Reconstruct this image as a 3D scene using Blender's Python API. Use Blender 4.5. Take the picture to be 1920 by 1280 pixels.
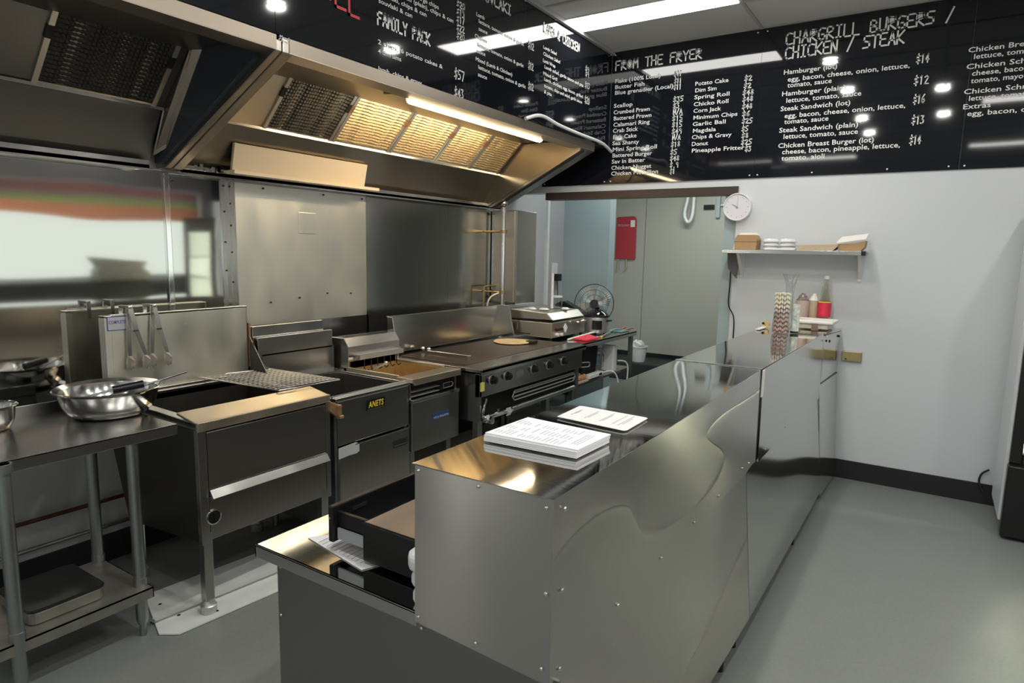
import bpy, bmesh, math, random
from mathutils import Vector, Matrix
random.seed(7)
SC = bpy.context.scene
COL = SC.collection
for _o in list(bpy.data.objects): bpy.data.objects.remove(_o)
PI = math.pi

# ---------------------------------------------------------------- camera
cam = bpy.data.objects.new('camera', bpy.data.cameras.new('camera'))
COL.objects.link(cam)
cam.data.sensor_width = 36; cam.data.sensor_fit = 'HORIZONTAL'
cam.data.lens = 22.667; cam.data.clip_start = .05
_p, _r, _y = 0.13876532, 0.02089405, 0.57491034
_f = Vector((-math.sin(_y)*math.cos(_p), math.cos(_y)*math.cos(_p), -math.sin(_p)))
_rt = Vector((math.cos(_y), math.sin(_y), 0)); _up = _rt.cross(_f)
_R = _rt*math.cos(_r) + _up*math.sin(_r); _U = _R.cross(_f)
cam.matrix_world = Matrix(((_R.x, _U.x, -_f.x, 0), (_R.y, _U.y, -_f.y, 0), (_R.z, _U.z, -_f.z, 1.7), (0, 0, 0, 1)))
SC.camera = cam

# ---------------------------------------------------------------- world, view, lights
W = bpy.data.worlds.new('world'); SC.world = W; W.use_nodes = True
W.node_tree.nodes['Background'].inputs[0].default_value = (.90, .97, .88, 1)
W.node_tree.nodes['Background'].inputs[1].default_value = .85
SC.view_settings.view_transform = 'Standard'; SC.view_settings.look = 'None'
SC.view_settings.gamma = 1; SC.view_settings.use_curve_mapping = False
SC.view_settings.exposure = 0.5
PANEL_E, TUBE_E, DOWN_W, BACK_W = 9.5, 24.0, 9.0, 24.0
def area(name, loc, sx, sy, power, color, rot=(0, 0, 0), shape='RECTANGLE'):
    l = bpy.data.lights.new(name, 'AREA'); l.shape = shape; l.size = sx; l.size_y = sy
    l.energy = power; l.color = color
    o = bpy.data.objects.new(name, l); o.location = loc; o.rotation_euler = rot
    COL.objects.link(o); return o
DOWNS = [(-.95, 4.4), (-.93, 3.22), (-.93, 1.65), (-.93, .55), (-.1, 2.9), (-.08, 1.5), (1.0, 3.9), (1.0, .2)]
for x, y in DOWNS: area('downlight_glow', (x, y, 3.425), .11, .11, DOWN_W, (1, .97, .9), shape='DISK')
area('back_room_glow', (-2.2, 7.6, 2.9), 1.2, .3, BACK_W, (.93, 1, .96))
area('back_room_glow', (-2.6, 6.05, 2.9), .3, .6, 9, (.93, 1, .97))  # extra fill added to brighten the pale blue wall

# ---------------------------------------------------------------- materials
def mat(name, color=(.8, .8, .8), rough=.5, metal=0, emit=None, estr=1, spec=None, trans=0, ior=None, alpha=1, aniso=0, arot=0,
        noise=None, nscale=8, bump=0, bscale=(20, 20, 20), bump2=0, b2scale=(2, 2, 2), rvar=0, rscale=None, coat=0):
    m = bpy.data.materials.new(name); m.use_nodes = True
    nt = m.node_tree; N = nt.nodes; L = nt.links; b = N['Principled BSDF']; I = b.inputs
    I['Base Color'].default_value = (*color, 1); I['Roughness'].default_value = rough; I['Metallic'].default_value = metal
    if spec is not None: I['Specular IOR Level'].default_value = spec
    if trans: I['Transmission Weight'].default_value = trans
    if ior: I['IOR'].default_value = ior
    if alpha < 1: I['Alpha'].default_value = alpha
    if coat: I['Coat Weight'].default_value = coat
    if emit: I['Emission Color'].default_value = (*emit, 1); I['Emission Strength'].default_value = estr
    if noise or bump or bump2 or rvar or aniso:
        tc = N.new('ShaderNodeTexCoord')
    def nz(scale, detail=3, vec=None):
        mp = N.new('ShaderNodeMapping'); mp.inputs['Scale'].default_value = vec or (scale, scale, scale)
        L.new(tc.outputs['Object'], mp.inputs[0])
        n = N.new('ShaderNodeTexNoise'); n.inputs['Scale'].default_value = 1; n.inputs['Detail'].default_value = detail
        L.new(mp.outputs[0], n.inputs['Vector']); return n
    if noise:
        n = nz(nscale, 5); r = N.new('ShaderNodeValToRGB')
        r.color_ramp.elements[0].position = .3; r.color_ramp.elements[1].position = .7
        r.color_ramp.elements[0].color = (*noise, 1); r.color_ramp.elements[1].color = (*color, 1)
        L.new(n.outputs['Fac'], r.inputs[0]); L.new(r.outputs[0], I['Base Color'])
    if rvar:
        n = nz(3.5, 3, rscale); mr = N.new('ShaderNodeMapRange'); mr.inputs[3].default_value = rough - rvar; mr.inputs[4].default_value = rough + rvar
        mr.inputs[1].default_value = .3; mr.inputs[2].default_value = .7
        L.new(n.outputs['Fac'], mr.inputs[0]); L.new(mr.outputs[0], I['Roughness'])
    last = None
    for s, sc, dist, det in ((bump, bscale, .002, 3), (bump2, b2scale, .02, 1)):
        if s:
            n = nz(1, det, sc); bp = N.new('ShaderNodeBump'); bp.inputs['Strength'].default_value = s; bp.inputs['Distance'].default_value = dist
            L.new(n.outputs['Fac'], bp.inputs['Height'])
            if last: L.new(last.outputs[0], bp.inputs['Normal'])
            last = bp
    if last: L.new(last.outputs[0], I['Normal'])
    if aniso:
        I['Anisotropic'].default_value = aniso; I['Anisotropic Rotation'].default_value = arot
        t = N.new('ShaderNodeTangent'); t.direction_type = 'RADIAL'; t.axis = 'Z'; L.new(t.outputs[0], I['Tangent'])
    return m
M = {}
M['steel'] = mat('brushed_steel', (.62, .605, .58), .2, 1, bump=.05, bscale=(6, 6, 260))
M['steel_h'] = mat('counter_steel', (.56, .55, .50), .24, 1, aniso=.97, arot=.25)
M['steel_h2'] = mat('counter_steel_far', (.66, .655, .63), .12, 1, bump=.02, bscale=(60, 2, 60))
M['steel_top'] = mat('counter_top_steel', (.62, .62, .605), .055, 1, bump=.02, bscale=(6, 60, 6), rvar=.02)
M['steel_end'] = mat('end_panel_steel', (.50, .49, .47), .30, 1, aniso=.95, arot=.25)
M['splash'] = mat('splash_steel', (.66, .66, .64), .05, 1, bump2=.10, b2scale=(.8, 1.1, 2.6))
M['splash_worn'] = mat('worn_splash_steel', (.80, .78, .70), .36, 1, rvar=.10, rscale=(1.5, 5, 2.2), bump2=.03, b2scale=(1.5, 1.5, 1.5))
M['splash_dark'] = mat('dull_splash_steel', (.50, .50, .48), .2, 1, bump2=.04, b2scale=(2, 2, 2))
M['appl'] = mat('appliance_steel', (.47, .465, .45), .24, 1, bump=.03, bscale=(4, 4, 180))
M['hood'] = mat('hood_steel', (.40, .375, .34), .3, 1, bump=.02, bscale=(3, 150, 3))
M['hood_warm'] = mat('greasy_hood_steel', (.62, .55, .44), .38, 1, rvar=.08)
M['bright'] = mat('bright_steel', (.80, .79, .76), .18, 1, rvar=.05)
M['chrome'] = mat('chrome', (.85, .85, .85), .07, 1)
M['galv'] = mat('galvanised_tube', (.36, .38, .37), .38, 1, bump=.06, bscale=(60, 60, 4), rvar=.08)
M['galvsheet'] = mat('galvanised_sheet', (.34, .33, .30), .5, .8, noise=(.26, .25, .22), nscale=14)
M['mesh_f'] = mat('filter_mesh', (.50, .39, .23), .42, .6)
M['mesh_d'] = mat('sooty_filter_mesh', (.055, .052, .045), .55, .6)
M['baffle'] = mat('filter_frame', (.62, .58, .5), .35, .9)
M['dark'] = mat('dark_enamel', (.012, .012, .013), .35)
M['black'] = mat('black_plastic', (.008, .008, .009), .3)
M['blackm'] = mat('matt_black', (.010, .010, .011), .75)
M['soot'] = mat('burnt_iron', (.015, .013, .011), .6, .3, noise=(.03, .024, .018), nscale=10)
M['plate'] = mat('griddle_plate', (.10, .065, .045), .3, .5, noise=(.07, .045, .032), nscale=5)
M['oil'] = mat('fry_tank_steel', (.70, .54, .30), .35, .8, noise=(.52, .38, .2), nscale=9)
M['board'] = mat('menu_board_gloss', (.0075, .0085, .0125), .045, 0, spec=.62, bump2=.03, b2scale=(1.3, 1.3, 1.3))
M['ink'] = mat('white_print', (.78, .79, .78), .5, emit=None)
M['redink'] = mat('red_print', (.62, .035, .04), .45)
M['wall'] = mat('white_wall', (.61, .64, .675), .35, spec=.35)
M['bluewall'] = mat('pale_blue_wall', (.34, .42, .44), .5)
M['cool'] = mat('coolroom_panel', (.42, .41, .36), .5)
M['greywall'] = mat('grey_wall', (.44, .44, .45), .5)
M['floor'] = mat('vinyl_floor', (.20, .213, .208), .38, spec=.4, noise=(.18, .192, .188), nscale=60, bump=.1, bscale=(160, 160, 160), rvar=.05)
M['base'] = mat('black_coving', (.012, .013, .014), .45)
M['tile'] = mat('ceiling_tile', (.60, .60, .59), .9, bump=.2, bscale=(90, 90, 90))
M['grid'] = mat('ceiling_grid', (.42, .42, .42), .6)
M['diff'] = mat('light_diffuser', (.9, .9, .9), .5, emit=(1, .98, .93), estr=PANEL_E)
M['tube'] = mat('tube_cover', (.9, .85, .75), .5, emit=(1, .78, .48), estr=TUBE_E)
M['led'] = mat('downlight_lens', (.9, .9, .9), .5, emit=(1, .97, .92), estr=30)
M['paper'] = mat('paper', (.78, .78, .82), .7)
M['paperink'] = mat('grey_print', (.36, .37, .42), .7)
M['white'] = mat('white_plastic', (.75, .76, .76), .35)
M['foam'] = mat('white_foam', (.80, .79, .74), .6)
M['kraft'] = mat('kraft_card', (.42, .26, .13), .75, noise=(.38, .24, .125), nscale=30)
M['kraftl'] = mat('pale_kraft_card', (.52, .42, .30), .75, noise=(.48, .38, .27), nscale=30)
M['red'] = mat('red_vinyl', (.42, .02, .035), .4, bump=.3, bscale=(30, 30, 30))
M['redl'] = mat('red_label', (.70, .03, .07), .45)
M['brass'] = mat('brass', (.42, .34, .17), .35, .9, rvar=.08)
M['copper'] = mat('heat_tinted_steel', (.58, .36, .22), .4, .8, noise=(.42, .25, .15), nscale=20)
M['pipe_red'] = mat('red_brown_pipe', (.09, .028, .018), .4, .3)
def glass_mat(name, tint, alpha):
    m = mat(name, tint, .03, 0, trans=1, ior=1.45); return m
M['glass'] = glass_mat('clear_glass', (.90, .93, .92), .3)
M['bottleglass'] = glass_mat('bottle_glass', (.93, .91, .82), .3)
M['yellow'] = mat('yellow_plastic', (.75, .48, .06), .4)
M['tan'] = mat('flat_bread', (.72, .56, .32), .6, noise=(.58, .42, .2), nscale=14)
M['egg'] = mat('brown_shell', (.50, .26, .12), .5)
M['blue'] = mat('blue_badge', (.02, .06, .16), .4)
M['bluep'] = mat('blue_print', (.07, .06, .30), .5)
M['yellowp'] = mat('yellow_print', (.80, .58, .05), .5)
M['orange'] = mat('orange_handle', (.30, .09, .04), .5)
M['sil'] = mat('pot_steel', (.50, .49, .47), .35, .7)
M['card_l'] = mat('sticker_silver', (.55, .56, .6), .4, .4)
M['whitecable'] = mat('white_cable', (.7, .71, .7), .4)
M['straw_r'] = mat('red_straw_stripe', (.62, .10, .10), .6)
M['tealc'] = mat('teal_rubber', (.16, .30, .32), .5)
M['brownlid'] = mat('brown_gloss_plastic', (.20, .155, .125), .14)
M['pinkish'] = mat('pink_liquid_jar', (.55, .42, .38), .3)
M['hood_dk'] = mat('dull_hood_panel', (.20, .195, .185), .36, 1)
M['hood_md'] = mat('brown_hood_panel', (.30, .27, .225), .33, 1)
M['press'] = mat('press_steel', (.50, .47, .42), .38, 1)
M['lip'] = mat('hood_lip_steel', (.30, .26, .215), .4, 1)
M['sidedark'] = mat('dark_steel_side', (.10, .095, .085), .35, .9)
M['track'] = mat('dark_brown_track', (.05, .035, .03), .4)
M['street'] = mat('street_concrete', (.55, .56, .52), .9)

# ---------------------------------------------------------------- shape helpers
def B(): return bmesh.new()
def box(bm, x0, x1, y0, y1, z0, z1):
    v = [bm.verts.new((x, y, z)) for z in (z0, z1) for x, y in ((x0, y0), (x1, y0), (x1, y1), (x0, y1))]
    for f in ((3, 2, 1, 0), (4, 5, 6, 7), (0, 1, 5, 4), (1, 2, 6, 5), (2, 3, 7, 6), (3, 0, 4, 7)):
        bm.faces.new([v[i] for i in f])
    return v
def slab(bm, pts, off):
    """a polygon given by pts, thickened by the vector off"""
    off = Vector(off); a = [bm.verts.new(p) for p in pts]; b = [bm.verts.new(Vector(p)+off) for p in pts]
    n = len(a); fs = [bm.faces.new(a), bm.faces.new(b[::-1])]
    for i in range(n): fs.append(bm.faces.new((a[i], b[i], b[(i+1) % n], a[(i+1) % n])))
    bmesh.ops.recalc_face_normals(bm, faces=fs)
def prism_y(bm, xz, y0, y1): slab(bm, [(x, y0, z) for x, z in xz], (0, y1-y0, 0))
def cyl(bm, a, b, r, r2=None, n=16, cap=True):
    a = Vector(a); b = Vector(b); d = (b-a); q = d.to_track_quat('Z', 'Y'); r2 = r if r2 is None else r2
    A = [bm.verts.new(a+q@Vector((r*math.cos(t), r*math.sin(t), 0))) for t in [2*PI*i/n for i in range(n)]]
    C = [bm.verts.new(b+q@Vector((r2*math.cos(t), r2*math.sin(t), 0))) for t in [2*PI*i/n for i in range(n)]]
    for i in range(n): bm.faces.new((A[i], A[(i+1) % n], C[(i+1) % n], C[i]))
    if cap: bm.faces.new(A[::-1]); bm.faces.new(C)
def lathe(bm, c, prof, n=28, axis='Z', cap0=False, cap1=False):
    c = Vector(c); rings = []
    for r, h in prof:
        ring = []
        for i in range(n):
            t = 2*PI*i/n; a, b = r*math.cos(t), r*math.sin(t)
            p = {'Z': (a, b, h), 'X': (h, a, b), 'Y': (a, h, b)}[axis]
            ring.append(bm.verts.new(c+Vector(p)))
        rings.append(ring)
    for A, C in zip(rings, rings[1:]):
        for i in range(n): bm.faces.new((A[i], A[(i+1) % n], C[(i+1) % n], C[i]))
    if cap0: bm.faces.new(rings[0][::-1])
    if cap1: bm.faces.new(rings[-1])
def smooth_path(pts, k=6):
    P = [Vector(p) for p in pts]; P = [P[0]]+P+[P[-1]]; out = []
    for i in range(1, len(P)-2):
        for j in range(k):
            t = j/k; a, b, c, d = P[i-1:i+3]
            out.append(.5*((2*b)+(c-a)*t+(2*a-5*b+4*c-d)*t*t+(3*b-a-3*c+d)*t**3))
    out.append(P[-2]); return out
def tube(bm, pts, r, n=8, smooth=True):
    P = smooth_path(pts) if smooth and len(pts) > 2 else [Vector(p) for p in pts]
    rings = []; last = None
    for i, p in enumerate(P):
        d = (P[min(i+1, len(P)-1)]-P[max(i-1, 0)]).normalized()
        u = d.cross(Vector((0, 0, 1)) if abs(d.z) < .95 else Vector((1, 0, 0))).normalized()
        if last is not None:
            u = (last-d*last.dot(d)).normalized()
        last = u; w = d.cross(u)
        rings.append([bm.verts.new(p+u*r*math.cos(2*PI*k/n)+w*r*math.sin(2*PI*k/n)) for k in range(n)])
    for A, C in zip(rings, rings[1:]):
        for i in range(n): bm.faces.new((A[i], A[(i+1) % n], C[(i+1) % n], C[i]))
    bm.faces.new(rings[0][::-1]); bm.faces.new(rings[-1])
def ball(bm, c, r, sx=1, sy=1, sz=1, n=12):
    res = bmesh.ops.create_uvsphere(bm, u_segments=n, v_segments=max(6, n//2), radius=r)
    for v in res['verts']: v.co = Vector((v.co.x*sx, v.co.y*sy, v.co.z*sz))+Vector(c)
def rbox(bm, x0, x1, y0, y1, z0, z1, r, n=4):
    """box with rounded vertical edges"""
    pts = []
    for cx, cy, a0 in ((x1-r, y1-r, 0), (x0+r, y1-r, 90), (x0+r, y0+r, 180), (x1-r, y0+r, 270)):
        for i in range(n+1):
            t = math.radians(a0+90*i/n); pts.append((cx+r*math.cos(t), cy+r*math.sin(t), z0))
    slab(bm, pts, (0, 0, z1-z0))
def ob(name, bm, m, parent=None, smooth=False, bevel=0, kind=None, label=None):
    bmesh.ops.recalc_face_normals(bm, faces=bm.faces[:])
    me = bpy.data.meshes.new(name); bm.to_mesh(me); bm.free()
    me.materials.append(M[m] if isinstance(m, str) else m)
    o = bpy.data.objects.new(name, me); COL.objects.link(o)
    if smooth:
        for p in me.polygons: p.use_smooth = True
        try: me.set_sharp_from_angle(angle=math.radians(40))
        except Exception: pass
    if bevel:
        b = o.modifiers.new('edge', 'BEVEL'); b.width = bevel; b.segments = 2; b.limit_method = 'ANGLE'; b.angle_limit = math.radians(40)
    if parent:
        o.parent = parent; o.matrix_parent_inverse = inv(parent)
    if kind: o['kind'] = kind
    if label: o['label'] = label
    return o
def inv(parent):
    return Matrix.Translation(parent.location).inverted() if parent.type == 'EMPTY' else Matrix.Identity(4)
def thing(name, label, cat, loc=(0, 0, 0), group=None):
    o = bpy.data.objects.new(name, None); COL.objects.link(o); o.location = loc; o.empty_display_size = .05
    o['label'] = label; o['category'] = cat
    if group: o['group'] = group
    return o
def tag(o, label, cat, group=None):
    o['label'] = label; o['category'] = cat
    if group: o['group'] = group
    return o
def struct(name, bm, m, parent=None, **k):
    o = ob(name, bm, m, parent, **k)
    if not parent: o['kind'] = 'structure'
    return o
def dup(root, loc, label=None, group=None, rotz=0):
    """copy a thing with its parts and their sub-parts"""
    r = root.copy(); COL.objects.link(r); r.location = loc; r.rotation_euler.z = rotz
    if label: r['label'] = label
    if group: r['group'] = group
    for c in list(root.children):
        d = c.copy(); COL.objects.link(d); d.parent = r
        for g in list(c.children):
            e = g.copy(); COL.objects.link(e); e.parent = d
    return r
def one(fn, *a, **k):
    bm = B(); fn(bm, *a, **k); return bm

# ---------------------------------------------------------------- lettering
GL = {  # strokes on a 0.6 x 1 cell; lower-case 'f' tuples are filled counters
 'A': [[(0,0),(.3,1),(.6,0)],[(.12,.36),(.48,.36)]], 'B': [[(0,0),(0,1),(.5,.92),(.48,.6),(.05,.52),(.58,.42),(.55,.06),(0,0)]],
 'C': [[(.6,.9),(.2,1),(0,.75),(0,.2),(.2,0),(.6,.06)]], 'D': [[(0,0),(0,1),(.4,.9),(.6,.5),(.45,.08),(0,0)]],
 'E': [[(.58,1),(0,1),(0,0),(.6,0)],[(0,.52),(.45,.52)]], 'F': [[(.6,1),(0,1),(0,0)],[(0,.55),(.42,.55)]],
 'G': [[(.58,.92),(.18,1),(0,.7),(0,.2),(.25,0),(.58,.1),(.58,.45),(.3,.45)]], 'H': [[(0,0),(0,1)],[(.55,0),(.55,1)],[(0,.5),(.55,.5)]],
 'I': [[(.1,0),(.5,0)],[(.3,0),(.3,1)],[(.1,1),(.5,1)]], 'K': [[(0,0),(0,1)],[(.58,1),(.02,.45),(.6,0)]], 'L': [[(0,1),(0,0),(.58,0)]],
 'M': [[(0,0),(.05,1),(.3,.35),(.55,1),(.6,0)]], 'N': [[(0,0),(0,1),(.55,0),(.55,1)]], 'O': [[(.3,1),(0,.7),(.02,.2),(.3,0),(.58,.25),(.6,.7),(.3,1)]],
 'P': [[(0,0),(0,1),(.5,.95),(.58,.65),(.02,.45)]], 'R': [[(0,0),(0,1),(.5,.95),(.56,.62),(.02,.45),(.6,0)]],
 'S': [[(.58,.95),(.08,.98),(.02,.58),(.55,.45),(.58,.05),(0,.02)]], 'T': [[(0,1),(.6,1)],[(.3,1),(.3,0)]],
 'U': [[(0,1),(.03,.1),(.3,0),(.55,.1),(.58,1)]], 'V': [[(0,1),(.3,0),(.6,1)]], 'Y': [[(0,1),(.3,.5),(.6,1)],[(.3,.5),(.3,0)]],
 '/': [[(.05,-.05),(.55,1.05)]], '&': [[(.6,0),(.1,.75),(.25,1),(.45,.8),(.02,.3),(.2,0),(.58,.4)]], '.': [[(.25,0),(.32,.06)]],
 '$': [[(.55,.82),(.1,.85),(.05,.55),(.52,.45),(.55,.15),(.02,.15)],[(.3,-.1),(.3,1.1)]], '0': [[(.3,1),(.02,.7),(.02,.3),(.3,0),(.56,.3),(.56,.7),(.3,1)]],
 '1': [[(.15,.8),(.32,1),(.28,0)]], '2': [[(.05,.8),(.3,1),(.55,.75),(.05,.02),(.6,.02)]], '3': [[(.05,.95),(.5,.95),(.22,.55),(.56,.35),(.35,0),(.02,.08)]],
 '4': [[(.4,0),(.45,1),(.02,.32),(.6,.34)]], '5': [[(.55,1),(.1,1),(.06,.55),(.5,.5),(.52,.1),(.02,.02)]], '6': [[(.5,1),(.1,.6),(.05,.15),(.35,0),(.55,.25),(.4,.5),(.06,.35)]],
 '7': [[(.03,1),(.58,1),(.22,0)]], '8': [[(.3,.52),(.06,.76),(.3,1),(.54,.76),(.3,.52),(.02,.22),(.3,0),(.58,.22),(.3,.52)]],
 '9': [[(.52,.6),(.2,.5),(.06,.8),(.3,1),(.54,.8),(.5,0)]]}
FILL = set('BDOPR')
def strokes(bm, txt, u0, z0, w, h, P, th):
    """draw txt as flat ribbons; P(u, z) maps board coordinates to space"""
    adv = w/(len(txt)-.12); cw = adv*.76/.6
    for i, ch in enumerate(txt):
        if ch not in GL: continue
        jz = random.uniform(-.03, .03)*h
        for k, st in enumerate(GL[ch]):
            pts = [(u0+i*adv+x*cw, z0+jz+y*h) for x, y in st]
            for (a, b) in zip(pts, pts[1:]):
                dx, dz = b[0]-a[0], b[1]-a[1]; l = math.hypot(dx, dz)
                if l < 1e-5: continue
                nx, nz = -dz/l*th/2, dx/l*th/2; ex, ez = dx/l*th/2, dz/l*th/2
                q = [(a[0]-ex+nx, a[1]-ez+nz), (a[0]-ex-nx, a[1]-ez-nz), (b[0]+ex-nx, b[1]+ez-nz), (b[0]+ex+nx, b[1]+ez+nz)]
                bm.faces.new([bm.verts.new(P(*c)) for c in q])
            if ch in FILL and k == 0:
                sel = pts[1:5] if ch in 'PR' else pts
                if ch != 'B' and random.random() < .75:
                    try: bm.faces.new([bm.verts.new(P(*c)) for c in sel])
                    except Exception: pass
PENDING = []
def written(txt, origin, ux, uz, w, h, m, parent, name='lettering', bold=.0):
    """flat printed line in the built-in font, fitted to width w once the depsgraph knows its size"""
    cu = bpy.data.curves.new(name, 'FONT'); cu.body = txt; cu.size = 1; cu.offset = bold; cu.resolution_u = 2; cu.space_character = 1.12
    cu.materials.append(M[m])
    o = bpy.data.objects.new(name, cu); COL.objects.link(o)
    PENDING.append((o, Vector(origin), Vector(ux).normalized(), Vector(uz).normalized(), w, h, parent)); return o
def fit_text():
    bpy.context.view_layer.update()
    dg = bpy.context.evaluated_depsgraph_get()
    for o, org, ux, uz, w, h, parent in PENDING:
        d = o.dimensions.copy()
        sx = w/max(d.x, 1e-4); sy = h/.72
        me = bpy.data.meshes.new_from_object(o.evaluated_get(dg)); name = o.name
        for v in me.vertices: v.co = org+ux*(v.co.x*sx)+uz*(v.co.y*sy)
        cu = o.data; bpy.data.objects.remove(o); bpy.data.curves.remove(cu)
        n = bpy.data.objects.new(name, me); COL.objects.link(n)
        if parent: n.parent = parent; n.matrix_parent_inverse = inv(parent)
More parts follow.
